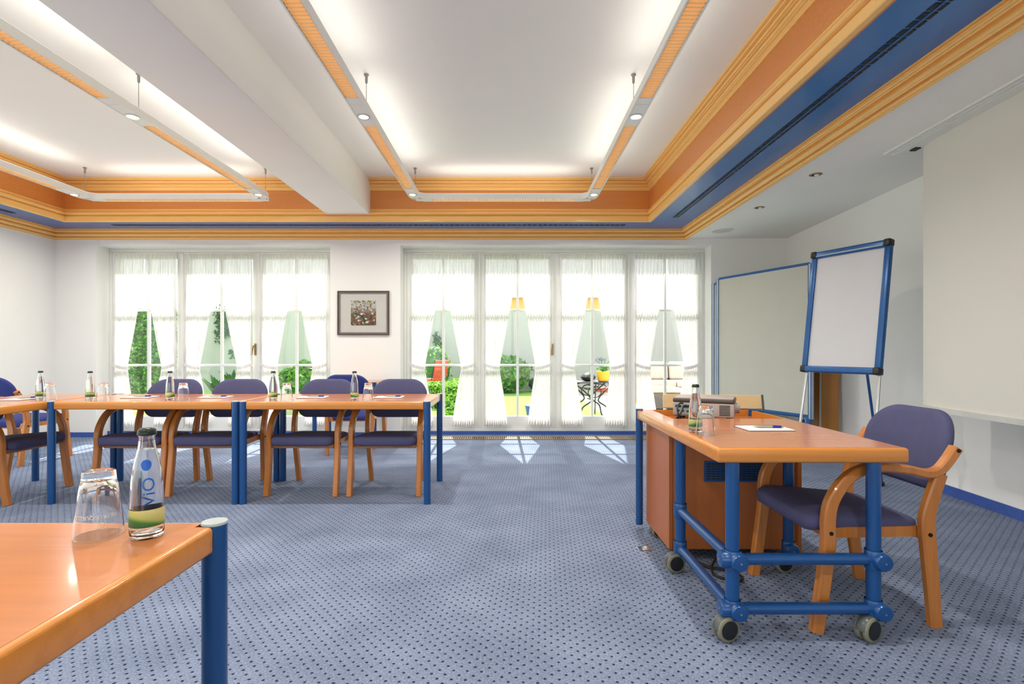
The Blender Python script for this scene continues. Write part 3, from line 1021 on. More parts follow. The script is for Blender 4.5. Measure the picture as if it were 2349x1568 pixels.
# ------------------------------------------------------------------ chairs
def make_chair(fab):
    root = thing('armchair', 'x', 'chair')
    Y0 = -0.25
    def xs_(side):
        return lambda u: side * (0.258 - 0.012 * (u - Y0) / 0.55)
    fl = [(0, 0), (0.022, 0.15), (0.046, 0.34), (0.046, 0.43), (0.062, 0.505), (0.115, 0.582), (0.18, 0.622), (0.26, 0.632), (0.36, 0.622), (0.43, 0.607), (0.475, 0.615), (0.512, 0.652), (0.548, 0.705)]
    th = [0.046, 0.048, 0.05, 0.048, 0.046, 0.042, 0.036, 0.033, 0.033, 0.033, 0.034, 0.036, 0.038]
    bl = [(0.487, 0), (0.470, 0.15), (0.443, 0.37), (0.440, 0.435), (0.456, 0.51), (0.486, 0.605)]
    tb = [0.046, 0.05, 0.056, 0.056, 0.05, 0.046]
    def run(path, th, side, w, splay=0.0):
        P = catmull([(u + Y0, z) for u, z in path], 4)
        T = []
        for i in range(len(P)):
            k = i / 4
            a = int(min(k, len(th) - 2))
            T.append(lerp(th[a], th[a + 1], k - a))
        m_ = MB().ribbon(P, w, T, xs_(side))
        m_.v = [(x - side * splay * max(0, 1 - z / 0.6), y, z) for x, y, z in m_.v]
        return m_
    for side in (-1, 1):
        leg = run(fl, th, side, 0.040).build('front_leg', 'chair_wood', root, smooth=True)
        run(bl, tb, side, 0.034, 0.026).build('back_leg', 'chair_wood', root, smooth=True)
        for u, z in ((0.047, 0.383), (0.442, 0.371), (0.543, 0.697)):
            x = xs_(side)(u + Y0) - (side * 0.011 if 0.4 < u < 0.5 else 0)
            MB().cyl((x + side * 0.015, u + Y0, z), (x + side * 0.0225, u + Y0, z), 0.0075, 12).build('bolt', 'bolt', root)
        v0, v1 = xs_(side)(0.07 + Y0) - side * 0.03, xs_(side)(0.42 + Y0) - side * 0.042
        mb = MB()
        v = [(lerp(v0, v1, a) + dx, lerp(0.06, 0.425, a) + Y0, z) for z in (0.352, 0.392) for a in (0, 1) for dx in (-0.012, 0.012)]
        mb.add(v, [(0, 1, 3, 2), (4, 6, 7, 5), (0, 4, 5, 1), (2, 3, 7, 6), (0, 2, 6, 4), (1, 5, 7, 3)])
        mb.build('side_rail', 'chair_wood', root)
    MB().rbox(-0.225, 0.225, 0.055 + Y0, 0.08 + Y0, 0.345, 0.385, 0.004).build('front_rail', 'chair_wood', root)
    MB().rbox(-0.222, 0.222, 0.42 + Y0, 0.445 + Y0, 0.345, 0.395, 0.004).build('back_rail', 'chair_wood', root)
    # seat
    ol = []
    def arc(cx, cy, r, a0, a1, n=6):
        for k in range(n + 1):
            a = R(lerp(a0, a1, k / n))
            ol.append((cx + r * math.cos(a), cy + r * math.sin(a)))
    arc(0.188, 0.03, 0.045, -90, 0)
    arc(0.162, 0.40, 0.05, 0, 90)
    arc(-0.162, 0.40, 0.05, 90, 180)
    arc(-0.188, 0.03, 0.045, 180, 270)
    prof = [(0.0, -0.03), (0.6, -0.03), (0.93, -0.029), (0.985, -0.022), (1.0, 0.0), (1.0, 0.012), (0.985, 0.026), (0.94, 0.034), (0.8, 0.041), (0.5, 0.046), (0.2, 0.047), (0.0, 0.047)]
    def sf(a, b, h):
        drop = -0.03 * max(0, b - 0.06) / 0.38
        nose = -0.012 * max(0, 0.05 - b) / 0.06
        return (a, b + Y0, 0.409 + drop + nose + h)
    MB().pillow(ol, prof, sf).build('seat', fab, root, smooth=True, angle=70)
    # backrest: outline in (x, t along the slope)
    ol = []
    H = 0.300
    arc(0.235 - 0.085, 0.06, 0.075, -90, 0)
    arc(0.235 - 0.15, H - 0.14, 0.14, 0, 90, 9)
    arc(-0.235 + 0.15, H - 0.14, 0.14, 90, 180, 9)
    arc(-0.235 + 0.085, 0.06, 0.075, 180, 270)
    ol = [(a + (0.010 if a > 0 else -0.010), b) for a, b in ol]
    prof = [(0.0, -0.020), (0.6, -0.020), (0.93, -0.018), (0.985, -0.012), (1.0, 0.0), (0.985, 0.014), (0.94, 0.022), (0.8, 0.027), (0.5, 0.030), (0.0, 0.030)]
    def bf(a, b, h):
        curve = 0.040 * (a / 0.235) ** 2
        u = 0.532 + 0.080 * (b / H) - curve - h
        return (a, u + Y0, 0.537 + b + h * 0.25)
    MB().pillow(ol, prof, bf).build('backrest', fab, root, smooth=True, angle=70)
    return root

CH = make_chair('fabric')
CHB = make_chair('fabric_blue')
used = {}
def chair(loc, rz, label, proto=None, group='armchairs of the meeting room'):
    proto = proto or CH
    o = proto if proto.name not in used else copy_tree(proto)
    used[proto.name] = 1
    return place(o, loc, rz, label, group)

CY = 4.135
chair((-0.935, CY, 0), 0, 'slate armchair at the open end of the table row, behind its last notepad')
chair((-1.547, CY, 0), R(-1), 'slate armchair in the row, between the end armchair and the paired table legs')
chair((-2.28, CY, 0), R(1), 'slate armchair in the row directly behind the paired front table legs')
chair((-2.84, CY, 0), R(-1), 'slate armchair in the row closest to the corner table')
chair((-3.765, 3.915, 0), R(90), 'slate armchair pushed side-on under the corner table')
chair((-1.66, 5.62, 0), R(180), 'navy armchair behind the row, facing the side table below the picture', CHB)
chair((-4.78, 5.12, 0), R(178), 'navy armchair by the left wall, turned to the windows', CHB)
chair((1.43, 2.275, 0), R(-90), 'slate armchair pushed under the wheeled media desk')
chair((-0.93, 0.60, 0), R(180), 'slate armchair under the table with the large bottle')

# ------------------------------------------------------------------ tables
def make_table(L, W, H=0.72, name='conference_table', capm='cap_grey'):
    """origin at the centre of the plan; long side along x"""
    root = thing(name, 'x', 'table')
    hx, hy, k, z0 = L / 2, W / 2, 0.036, H - 0.055
    r = 0.012
    # notched slab
    out = [(-hx + k, -hy), (hx - k, -hy), (hx - k, -hy + k), (hx, -hy + k), (hx, hy - k), (hx - k, hy - k), (hx - k, hy), (-hx + k, hy), (-hx + k, hy - k), (-hx, hy - k), (-hx, -hy + k), (-hx + k, -hy + k)]
    bm = bmesh.new()
    vs_ = [bm.verts.new((x, y, z0)) for x, y in out]
    fc = bm.faces.new(vs_)
    ex = bmesh.ops.extrude_face_region(bm, geom=[fc])
    for e in ex['geom']:
        if isinstance(e, bmesh.types.BMVert):
            e.co.z = H
    bm.normal_update()
    bmesh.ops.recalc_face_normals(bm, faces=bm.faces[:])
    ed = [e for e in bm.edges if abs(e.verts[0].co.z - e.verts[1].co.z) < 1e-5 and (e.calc_length() > 0.1)]
    bmesh.ops.bevel(bm, geom=ed, offset=0.008, segments=3, affect='EDGES', profile=0.5)
    top = MB().from_bm(bm).build('table_top', 'table_edge', root, angle=35)
    # veneer face inset on the slab
    MB().rbox(-hx + 0.012, hx - 0.012, -hy + k, hy - k, H - 0.002, H + 0.0006, 0.0004, 1).build('veneer', 'table_top', top)
    MB().box(-hx + k, hx - k, -hy + 0.012, -hy + k + 0.001, H - 0.002, H + 0.0006).build('veneer', 'table_top', top)
    MB().box(-hx + k, hx - k, hy - k - 0.001, hy - 0.012, H - 0.002, H + 0.0006).build('veneer', 'table_top', top)
    for sx_ in (-1, 1):
        for sy_ in (-1, 1):
            x, y = sx_ * (hx - 0.010), sy_ * (hy - 0.010)
            lg = MB().cyl((x, y, 0), (x, y, H - 0.001), 0.0245, 20).build('leg', 'leg_blue', root, angle=40)
            MB().lathe([(0.0245, 0.0), (0.0258, 0.002), (0.0245, 0.006), (0.012, 0.008), (0.0005, 0.0085)], 20, x, y, H - 0.001).build('leg_cap', capm, lg, smooth=True)
    return root

TB = make_table(1.32, 0.67)
GT = 'wooden conference tables'
place(TB, (-1.235, 4.02, 0), 0, 'beech table with blue legs at the open end of the row', GT)
place(copy_tree(TB), (-2.589, 4.02, 0), 0, 'beech table with blue legs between row end and corner table', GT)
place(copy_tree(TB), (-3.618, 3.696, 0), R(90), 'beech corner table set crosswise at the left of the row', GT)
place(copy_tree(TB), (-1.270, 0.773, 0), 0, 'glossy beech table carrying the large bottle with blue print', GT)
tb2 = make_table(0.70, 0.50)
place(tb2, (-1.88, 6.18, 0), 0, 'small side table against the wall below the flower picture', GT)

# ------------------------------------------------------------------ bottles, glasses, pads
def text_verts(body, size):
    cu = bpy.data.curves.new('t', 'FONT')
    cu.body = body
    cu.size = size
    cu.resolution_u = 3
    o = bpy.data.objects.new('t', cu)
    me = bpy.data.meshes.new_from_object(o)
    v = [tuple(q.co) for q in me.vertices]
    f = [tuple(p.vertices) for p in me.polygons]
    bpy.data.objects.remove(o)
    bpy.data.curves.remove(cu)
    bpy.data.meshes.remove(me)
    return v, f

BP = [(0.0005, 0.004), (0.018, 0.003), (0.0245, 0.0), (0.0275, 0.003), (0.029, 0.010), (0.0292, 0.020), (0.0288, 0.060), (0.0280, 0.085), (0.0266, 0.110), (0.0242, 0.132),
      (0.0208, 0.150), (0.0170, 0.165), (0.0150, 0.174), (0.0140, 0.184), (0.0134, 0.194), (0.0146, 0.196), (0.0148, 0.204)]
def brad(z):
    return interp([(q[1], q[0]) for q in BP[4:]], z)
def make_bottle(detail):
    root = thing('water_bottle', 'x', 'bottle')
    n = 32 if detail else 20
    inner = [(max(0.0004, r - 0.0022), max(z, 0.007)) for r, z in BP]
    MB().lathe(BP + inner[::-1][:-2] + [(0.0004, 0.0075)], n).build('glass_body', 'glass', root, smooth=True, angle=60)
    wp = [(0.0005, 0.0078), (0.018, 0.0079)] + [(r - 0.0024, z) for r, z in BP[4:] if 0.009 < z < 0.168] + [(brad(0.170) - 0.0024, 0.170), (0.0005, 0.170)]
    MB().lathe(wp, n).build('water', 'water', root, smooth=True, angle=50)
    MB().lathe([(0.0162, 0.1975), (0.0166, 0.199), (0.0152, 0.207), (0.012, 0.2105), (0.0005, 0.211)], n).build('cap', 'cap_green', root, smooth=True, angle=50)
    lp = []
    MB().lathe([(brad(z) + 0.0004, z) for z in (0.024, 0.034, 0.045, 0.057)], 40).build('label', 'label', root, smooth=True)
    if detail:
        def wrap(v, f, a0, name, mat):
            q = []
            for s, z in v:
                r = brad(z) + 0.0006
                a = a0 + s / r
                q.append((r * math.sin(a), -r * math.cos(a), z))
            MB().add(q, f).build(name, mat, root)
        # lettering runs upwards: text x -> height, text y -> leftwards
        v, f = text_verts('ViO', 0.031)
        a0 = R(14)
        wrap([(-y * 0.95 + 0.008, 0.0635 + x * 1.1) for x, y, _ in v], f, a0 - R(10), 'lettering', 'print_blue')
        n = 20
        vv, ff = [(0, 0.142)], []
        for k in range(n):
            a = k * 2 * PI / n
            rr = 0.0088 * (1 + (0.32 if False else 0.25 * max(0, -math.sin(a)) ** 3))
            vv.append((rr * math.cos(a), 0.143 + rr * 1.05 * math.sin(a)))
        ff = [(0, 1 + k, 1 + (k + 1) % n) for k in range(n)]
        wrap(vv, ff, a0 - R(22), 'drop_emblem', 'print_blue')
    return root

GP = [(0.0415, 0.0), (0.0400, 0.020), (0.0375, 0.045), (0.0345, 0.070), (0.0312, 0.095), (0.0290, 0.108), (0.0278, 0.116), (0.0274, 0.123), (0.026, 0.1255)]
def make_glass(detail):
    """tumbler standing on its rim: the thick foot is on top"""
    root = thing('drinking_glass', 'x', 'glass')
    n = 32 if detail else 20
    inn = [(r - 0.0016, z) for r, z in GP if z < 0.107] + [(0.024, 0.1075), (0.0004, 0.1085)]
    out = GP + [(0.018, 0.1235), (0.0004, 0.1230)]
    MB().lathe(out[::-1] + inn, n).build('tumbler', 'glass', root, smooth=True, angle=45)
    if detail:
        v, f = text_verts('PETRUSQUELLE', 0.0105)
        wd = max(q[0] for q in v)
        q = []
        for x, y, _ in v:
            z = 0.047 - y
            r = interp([(b, a) for a, b in GP], z) + 0.0005
            a = R(40) - x / r
            q.append((r * math.sin(a), -r * math.cos(a), z))
        MB().add(q, f).build('lettering', 'print_white', root)
        vv, ff = [], []
        m = 18
        for k in range(m):
            a = k * 2 * PI / m
            for rr in (0.0058, 0.0066):
                z = 0.0265 + rr * math.sin(a)
                r = interp([(b, c) for c, b in GP], z) + 0.0005
                an = R(2) + rr * math.cos(a) / r
                vv.append((r * math.sin(an), -r * math.cos(an), z))
        ff = [(2 * k, 2 * k + 1, (2 * k + 3) % (2 * m), (2 * k + 2) % (2 * m)) for k in range(m)]
        MB().add(vv, ff).build('ring_emblem', 'print_white', root)
    return root

ZT = 0.7212
BD, BS = make_bottle(True), make_bottle(False)
place(BD, (-0.708, 1.02, ZT), R(40), 'large clear water bottle with blue lettering on the glossy near table')
GD, GS = make_glass(True), make_glass(False)
place(GD, (-0.808, 1.028, ZT), R(42), 'upturned printed drinking glass beside the bottle with blue lettering')
lb = 'small water bottle with green label near the edge of the row tables'
lg_ = 'upturned drinking glass beside a bottle near the edge of the row tables'
first = True
wh = ['of the middle row table next to the corner table', 'of the middle row table next to the paired legs', 'of the end row table next to the paired legs', 'of the end row table towards its open end']
for x, w_ in zip((-3.05, -2.47, -1.72, -1.13), wh):
    lb = 'green-labelled bottle at the edge ' + w_
    lg_ = 'upturned drinking glass at the edge ' + w_
    b = BS if first else copy_tree(BS)
    place(b, (x, 3.80, ZT), random.uniform(0, 6), lb, 'bottles on the table row')
    gl = GS if first else copy_tree(GS)
    place(gl, (x + 0.103, 3.79, ZT), random.uniform(0, 6), lg_, 'glasses on the table row')
    first = False
place(copy_tree(BS), (-3.455, 3.85, ZT), 2.0, 'small water bottle with green label on the crosswise corner table')
place(copy_tree(GS), (-3.345, 3.80, ZT), 1.0, 'upturned drinking glass on the crosswise corner table')
place(copy_tree(BS), (0.826, 2.33, ZT), 2.0, 'small water bottle with green label on the media desk')
place(copy_tree(GS), (0.839, 2.245, ZT), 1.0, 'upturned drinking glass at the edge of the media desk')

def make_pad():
    root = thing('notepad', 'x', 'notepad')
    MB().box(-0.105, 0.105, -0.074, 0.074, 0, 0.0012).build('backing', 'pad_back', root)
    MB().rbox(-0.104, 0.104, -0.073, 0.073, 0.0012, 0.006, 0.0006, 1).build('sheets', 'paper', root)
    MB().box(-0.1045, 0.1045, 0.068, 0.0745, 0.0012, 0.0063).build('glue_edge', 'pen_blue', root)
    return root
def make_pen():
    root = thing('ballpoint_pen', 'x', 'pen')
    r = 0.0055
    def along(p):
        return [(a, b) for a, b in p]
    def lat(prof, name, mat):
        mb = MB().lathe(prof, 12)
        mb.v = [(z, y, x + r) for x, y, z in mb.v]
        return mb.build(name, mat, root, smooth=True)
    lat([(0.0008, -0.070), (0.0012, -0.066), (0.003, -0.060), (0.0048, -0.045), (0.0055, -0.03), (0.0052, 0.02)], 'barrel', 'pen_silver')
    lat([(0.0058, 0.018), (0.0060, 0.03), (0.0058, 0.052), (0.0052, 0.056)], 'grip', 'pen_blue')
    lat([(0.0036, 0.056), (0.0034, 0.066), (0.001, 0.068)], 'button', 'pen_silver')
    return root
PD, PN = make_pad(), make_pen()
spots = [(-2.84, 4.02, R(3)), (-2.26, 4.02, R(4)), (-1.51, 4.01, R(5)), (-0.925, 4.02, R(2))]
first = True
for (x, y, a), w_ in zip(spots, ('the armchair closest to the corner table', 'the armchair behind the paired legs', 'the armchair beside the end armchair', 'the armchair at the open row end')):
    place(PD if first else copy_tree(PD), (x, y, ZT), a, 'white notepad with pen in front of ' + w_, 'notepads on the table row')
    place(PN if first else copy_tree(PN), (x + 0.03, y - 0.02, ZT + 0.0064), a + R(12), 'silver and blue pen on the notepad before ' + w_, 'pens on the table row')
    first = False
place(copy_tree(PD), (-3.60, 3.86, ZT), R(90), 'white notepad on the crosswise corner table')
place(copy_tree(PN), (-3.58, 3.88, ZT + 0.0064), R(70), 'silver and blue pen on the corner table notepad')
place(copy_tree(PD), (1.17, 2.41, ZT), R(2), 'white notepad with a pen lying on the media desk')
place(copy_tree(PN), (1.185, 2.40, ZT + 0.0064), R(-6), 'silver and blue pen on the media desk notepad')
for o in bpy.data.objects:
    if o.get('label') and 'group' in o.keys() and ('corner table' in o['label'] and o['category'] in ('bottle', 'glass', 'notepad', 'pen') or 'media desk' in o['label'] and o['category'] in ('bottle', 'glass', 'notepad', 'pen')):
        del o['group']

# ------------------------------------------------------------------ wheeled media desk
D = thing('media_desk', 'wheeled beech media desk with blue tube frame and wooden cabinet', 'desk', (1.125, 2.55, 0))
iv = Matrix.Translation((-1.125, -2.55, 0))
def part(mb, name, mat, parent=None, **k):
    return mb.xf(iv).build(name, mat, parent or D, **k)
X0, X1, Y0_, Y1_ = 0.768, 1.481, 1.936, 3.205
RX0, RX1, RY0, RY1 = 0.862, 1.458, 2.775, 3.185
z0, z1 = 0.665, 0.72
bm = bmesh.new()
o_ = [(X0, Y0_), (X1, Y0_), (X1, Y1_), (X0, Y1_)]
i_ = [(RX0, RY0), (RX1, RY0), (RX1, RY1), (RX0, RY1)]
vo = [[bm.verts.new((x, y, z)) for x, y in o_] for z in (z0, z1)]
vi = [[bm.verts.new((x, y, z)) for x, y in i_] for z in (z0, z1)]
for i in range(4):
    j = (i + 1) % 4
    bm.faces.new((vo[1][i], vo[1][j], vi[1][j], vi[1][i]))
    bm.faces.new((vo[0][j], vo[0][i], vi[0][i], vi[0][j]))
    bm.faces.new((vo[0][i], vo[0][j], vo[1][j], vo[1][i]))
    bm.faces.new((vi[0][j], vi[0][i], vi[1][i], vi[1][j]))
bmesh.ops.recalc_face_normals(bm, faces=bm.faces[:])
ed = [e for e in bm.edges if all(any((v.co.xy - Vector(q)).length < 1e-5 for q in o_) for v in e.verts)]
bmesh.ops.bevel(bm, geom=ed, offset=0.011, segments=4, affect='EDGES', profile=0.5)
dt = part(MB().from_bm(bm), 'desk_top', 'table_edge', angle=35)
vz = (z1 - 0.002, z1 + 0.0006)
for a in ((X0 + 0.014, X1 - 0.014, Y0_ + 0.014, RY0), (X0 + 0.014, RX0, RY0, Y1_ - 0.012)):
    part(MB().box(*a, *vz), 'veneer', 'table_top', dt)
part(MB().box(RX0 - 0.01, RX1 + 0.01, RY0 - 0.01, RY1 + 0.01, 0.672, 0.684), 'recess_floor', 'desk_wood', dt)
# frame
FXa, FXb, FYa, FYb = 0.835, 1.365, 1.965, 2.565
def post(x, y, zb, zt=0.666):
    return part(MB().cyl((x, y, zb), (x, y, zt), 0.025, 20), 'frame_post', 'leg_blue', angle=40)
def joint(x, y, z):
    part(MB().lathe([(0.029, -0.035), (0.031, -0.03), (0.031, 0.03), (0.029, 0.035)], 20, x, y, z), 'pipe_joint', 'leg_blue', smooth=True)
def hub(p, d):
    p, d = Vector(p), Vector(d)
    j = part(MB().tube([p, p + d * 0.028, p + d * 0.036, p + d * 0.038], [0.033, 0.033, 0.028, 0.012], 20), 'joint_cap', 'leg_blue', angle=50)
    part(MB().cyl(p + d * 0.037, p + d * 0.040, 0.004, 8), 'screw', 'chrome', j)
for x, y, zb in ((FXa, FYa, 0.09), (FXb, FYa, 0.09), (FXa, FYb, 0.09), (FXb, FYb, 0.09)):
    post(x, y, zb)
for zz in (0.30, 0.115):
    for x, y in ((FXa, FYa), (FXb, FYa), (FXa, FYb)):
        joint(x, y, zz)
    part(MB().cyl((FXa, FYa, zz), (FXb, FYa, zz), 0.0215, 18), 'cross_rail', 'leg_blue', angle=40)
    part(MB().cyl((FXa, FYa, zz), (FXa, FYb, zz), 0.0215, 18), 'cross_rail', 'leg_blue', angle=40)
    hub((FXa + 0.012, FYa - 0.012, zz), (0, -1, 0))
    hub((FXb + 0.012, FYa - 0.012, zz), (0, -1, 0))
    hub((FXa - 0.012, FYa, zz), (-1, 0, 0))
joint(FXb, FYb, 0.115)
hub((FXb, FYb - 0.012, 0.115), (0, -1, 0))
# far corner posts
for x in (0.785, 1.470):
    part(MB().cyl((x, 3.175, 0.03), (x, 3.175, 0.728), 0.0215, 18), 'corner_post', 'leg_blue', angle=40)
def caster(x, y, ang, r=0.047):
    a = R(ang)
    d = Vector((math.cos(a), math.sin(a), 0))
    n = Vector((-d.y, d.x, 0))
    ax = Vector((x, y, r)) + d * 0.03
    hood = []
    cs = MB()
    cs.tube([ax - n * 0.020, ax - n * 0.014, ax + n * 0.014, ax + n * 0.020], [r * 0.96, r * 1.04, r * 1.04, r * 0.96], 22)
    # keep only the upper part of the hood
    mbh = MB()
    cv, cf = cs.v, [q for q in cs.f if sum(cs.v[i][2] for i in q) / len(q) > r * 0.95]
    mbh.add(cv, cf)
    c = part(mbh, 'caster', 'caster_grey', smooth=True)
    cyl = MB().cyl((x, y, r * 1.7), (x, y, r * 2.1), 0.012, 12)
    part(cyl, 'swivel', 'black', c)
    for s in (-1, 1):
        w0 = ax + n * s * 0.006
        w1 = ax + n * s * 0.024
        part(MB().tube([w0, w0.lerp(w1, 0.15), w0.lerp(w1, 0.85), w1], [r * 0.93, r * 0.99, r * 0.99, r * 0.93], 24), 'wheel', 'tyre', c, angle=50)
        part(MB().tube([w1 - n * s * 0.002, w1 + n * s * 0.0015, w1 + n * s * 0.003], [r * 0.74, r * 0.74, r * 0.62], 24), 'hub_cap', 'black', c, angle=50)
caster(FXa, FYa, 196)
caster(FXb, FYa, 203)
caster(FXa, FYb, 190)
caster(FXb, FYb, 186)
caster(0.88, 3.06, 200, 0.036)
# cabinet
CX0, CX1, CYa, CYb, CZ0, CZ1 = 0.82, 1.495, 2.70, 3.15, 0.055, 0.668
part(MB().rbox(CX0, CX0 + 0.019, CYa, CYb, CZ0, CZ1, 0.0015, 1), 'side_panel', 'desk_wood')
part(MB().rbox(CX1 - 0.019, CX1, CYa - 0.02, CYb, CZ0 - 0.01, CZ1, 0.0015, 1), 'side_panel', 'desk_wood')
part(MB().rbox(CX0 + 0.019, CX1 - 0.019, CYa + 0.004, CYa + 0.022, CZ0, CZ1, 0.0015, 1), 'front_panel', 'desk_wood')
part(MB().rbox(CX0 + 0.019, CX1 - 0.019, CYb - 0.02, CYb - 0.002, CZ0, CZ1, 0.0015, 1), 'back_panel', 'desk_wood')
part(MB().rbox(CX0 + 0.019, CX1 - 0.019, CYa + 0.022, CYb - 0.02, CZ0, CZ0 + 0.018, 0.0015, 1), 'bottom_panel', 'desk_wood')
gx0, gx1, gz0, gz1 = 1.003, 1.335, 0.405, 0.512
vg = part(MB().box(gx0, gx1, CYa - 0.002, CYa + 0.004, gz0, gz1), 'vent_grille', 'leg_blue')
mb = MB()
for col in range(2):
    xa = gx0 + 0.012 + col * 0.158
    for k in range(7):
        zz = gz0 + 0.012 + k * 0.0128
        for q in range(6):
            mb.box(xa + q * 0.025, xa + q * 0.025 + 0.021, CYa - 0.003, CYa - 0.0018, zz, zz + 0.007)
tag(part(mb, 'vent_slots', 'slot', vg), kind='stuff')
# raised lid behind the recess
a = R(-7)
lidm = Matrix.Translation((1.26, 3.25, 0.722)) @ Matrix.Rotation(a, 4, 'Z') @ Matrix.Rotation(R(-14), 4, 'X')
ld_ = part(MB().rbox(-0.30, 0.29, -0.009, 0.009, 0, 0.085, 0.002, 1).xf(lidm), 'raised_lid', 'seamw')
part(MB().rbox(0.29, 0.302, -0.012, 0.012, -0.01, 0.088, 0.002, 1).xf(lidm), 'end_strip', 'caster_grey', ld_)

# cables below the desk and behind the projector
def cable(pts, r, label, name='cable'):
    P = catmull([Vector(p) for p in pts], 6)
    return tag(MB().tube(P, r, 8).build(name, 'black', smooth=True), label, 'cable')
cable([(0.93, 2.72, 0.02), (0.97, 2.60, 0.012), (1.05, 2.56, 0.010), (1.10, 2.50, 0.008), (1.07, 2.44, 0.008), (0.98, 2.50, 0.008), (1.00, 2.58, 0.03), (1.08, 2.66, 0.05), (1.15, 2.72, 0.012)], 0.006, 'black cable looped on the carpet under the media desk')
cable([(0.97, 2.935, 0.785), (0.935, 2.885, 0.79), (0.915, 2.86, 0.765), (0.92, 2.85, 0.72), (0.935, 2.86, 0.694), (0.99, 2.90, 0.692)], 0.0045, 'thick black cable curving out of the projector back')
cable([(0.985, 2.93, 0.775), (0.955, 2.88, 0.775), (0.935, 2.855, 0.745), (0.905, 2.87, 0.705), (0.880, 2.94, 0.690)], 0.004, 'thin black cable dropping from the projector into the recess')

# projector
PJ = thing('projector', 'grey desktop projector with side vents sitting in the desk recess', 'projector', (1.115, 2.995, 0.684), R(-26))
MB().rbox(-0.16, 0.16, -0.105, 0.105, 0.030, 0.108, 0.008, 3).build('body', 'proj_light', PJ, angle=40)
MB().rbox(-0.162, 0.162, -0.107, 0.107, 0.104, 0.130, 0.010, 3).build('top_shell', 'proj_dark', PJ, angle=40)
MB().rbox(-0.155, 0.155, -0.100, 0.100, 0.128, 0.1335, 0.003, 2).build('top_plate', 'proj_light', PJ, angle=40)
pp = MB().rbox(-0.150, -0.035, -0.109, -0.104, 0.038, 0.100, 0.003, 2).build('connector_panel', 'proj_panel', PJ)
for x, z, w_, h_ in ((-0.13, 0.085, 0.03, 0.012), (-0.085, 0.085, 0.035, 0.013), (-0.13, 0.06, 0.012, 0.012), (-0.105, 0.06, 0.010, 0.010), (-0.075, 0.058, 0.022, 0.008), (-0.05, 0.065, 0.008, 0.02)):
    MB().rbox(x - w_ / 2, x + w_ / 2, -0.114, -0.108, z - h_ / 2, z + h_ / 2, 0.002, 1).build('socket', 'black', pp)
for k in range(7):
    z = 0.042 + k * 0.0085
    MB().box(0.085, 0.140, -0.1065, -0.1045, z, z + 0.0045).build('vent_slot', 'black', PJ)
MB().tube([(0.158, 0.03, 0.075), (0.182, 0.03, 0.075)], 0.030, 20).build('lens', 'proj_light', PJ, angle=40)
for x in (-0.13, 0.13):
    for y in (-0.08, 0.08):
        MB().cyl((x, y, 0.0), (x, y, 0.032), 0.012, 12).build('foot', 'black', PJ)

# floor socket plate
t = thing('floor_outlet', 'small metal outlet plate set in the carpet beside the media desk', 'outlet', (0.733, 2.855, 0), R(4))
MB().rbox(-0.038, 0.038, -0.028, 0.028, 0.0, 0.005, 0.002, 1).build('plate', 'chrome', t)
MB().box(-0.002, 0.0, -0.026, 0.026, 0.0045, 0.0056).build('flap_gap', 'slot', t)

# ------------------------------------------------------------------ pinboards
def pinboard(pl, pr, zb, zt, label, feet=True):
    pl, pr = Vector(pl), Vector(pr)
    d = (pr - pl)
    L = d.length
    ang = math.atan2(d.y, d.x)
    root = thing('pinboard', label, 'pinboard', (pl.x, pl.y, 0), ang, 'mobile pinboards')
    MB().box(0.012, L - 0.012, -0.010, 0.010, zb + 0.012, zt - 0.012).build('felt_panel', 'board', root)
    for x in (0.0, L):
        MB().rbox(x - 0.016, x + 0.016, -0.020, 0.020, zb - 0.03, zt, 0.004).build('side_profile', 'board_alu', root)
        for y in (-0.020, 0.020):
            MB().box(x - 0.017, x - 0.011, y - 0.002, y + 0.002, zb - 0.03, zt).build('blue_strip', 'board_frame', root)
            MB().box(x + 0.011, x + 0.017, y - 0.002, y + 0.002, zb - 0.03, zt).build('blue_strip', 'board_frame', root)
    for z in (zb, zt):
        MB().rbox(0.016, L - 0.016, -0.013, 0.013, z - 0.014, z + 0.014, 0.004).build('rail', 'board_frame', root)
    for x in (0.02, L - 0.02):
        MB().rbox(x - 0.02, x + 0.02, -0.022, 0.022, 0.03, zb - 0.02, 0.004).build('post', 'board_frame', root)
        MB().tube([(x, -0.30, 0.016), (x, 0.12, 0.016)], 0.014, 10).build('foot_bar', 'chrome', root, smooth=True)
    return root
pinboard((2.5, 6.27), (2.957, 5.14), 0.434, 1.936, 'grey blue-framed pinboard standing in front of the second one')
pinboard((2.492, 6.385), (2.949, 5.255), 0.42, 1.89, 'grey blue-framed pinboard mostly hidden behind the front one')

# leaning boards
def plank(x, y, w, h, label, rz, lean):
    t = tag(MB().rbox(-w / 2, w / 2, -0.012, 0.012, 0, h, 0.003, 1).build('wooden_board', 'plank'), label, 'board')
    t.location = (x, y, 0.002)
    t.rotation_euler = (R(lean), 0, rz)
    return t
plank(3.24, 5.30, 0.15, 1.25, 'broad honey wooden board leaning on the wall beside the pinboards', R(-35), -4)
plank(3.27, 5.64, 0.10, 1.2, 'narrow wooden board standing close behind the pinboard edge', R(-50), -2)

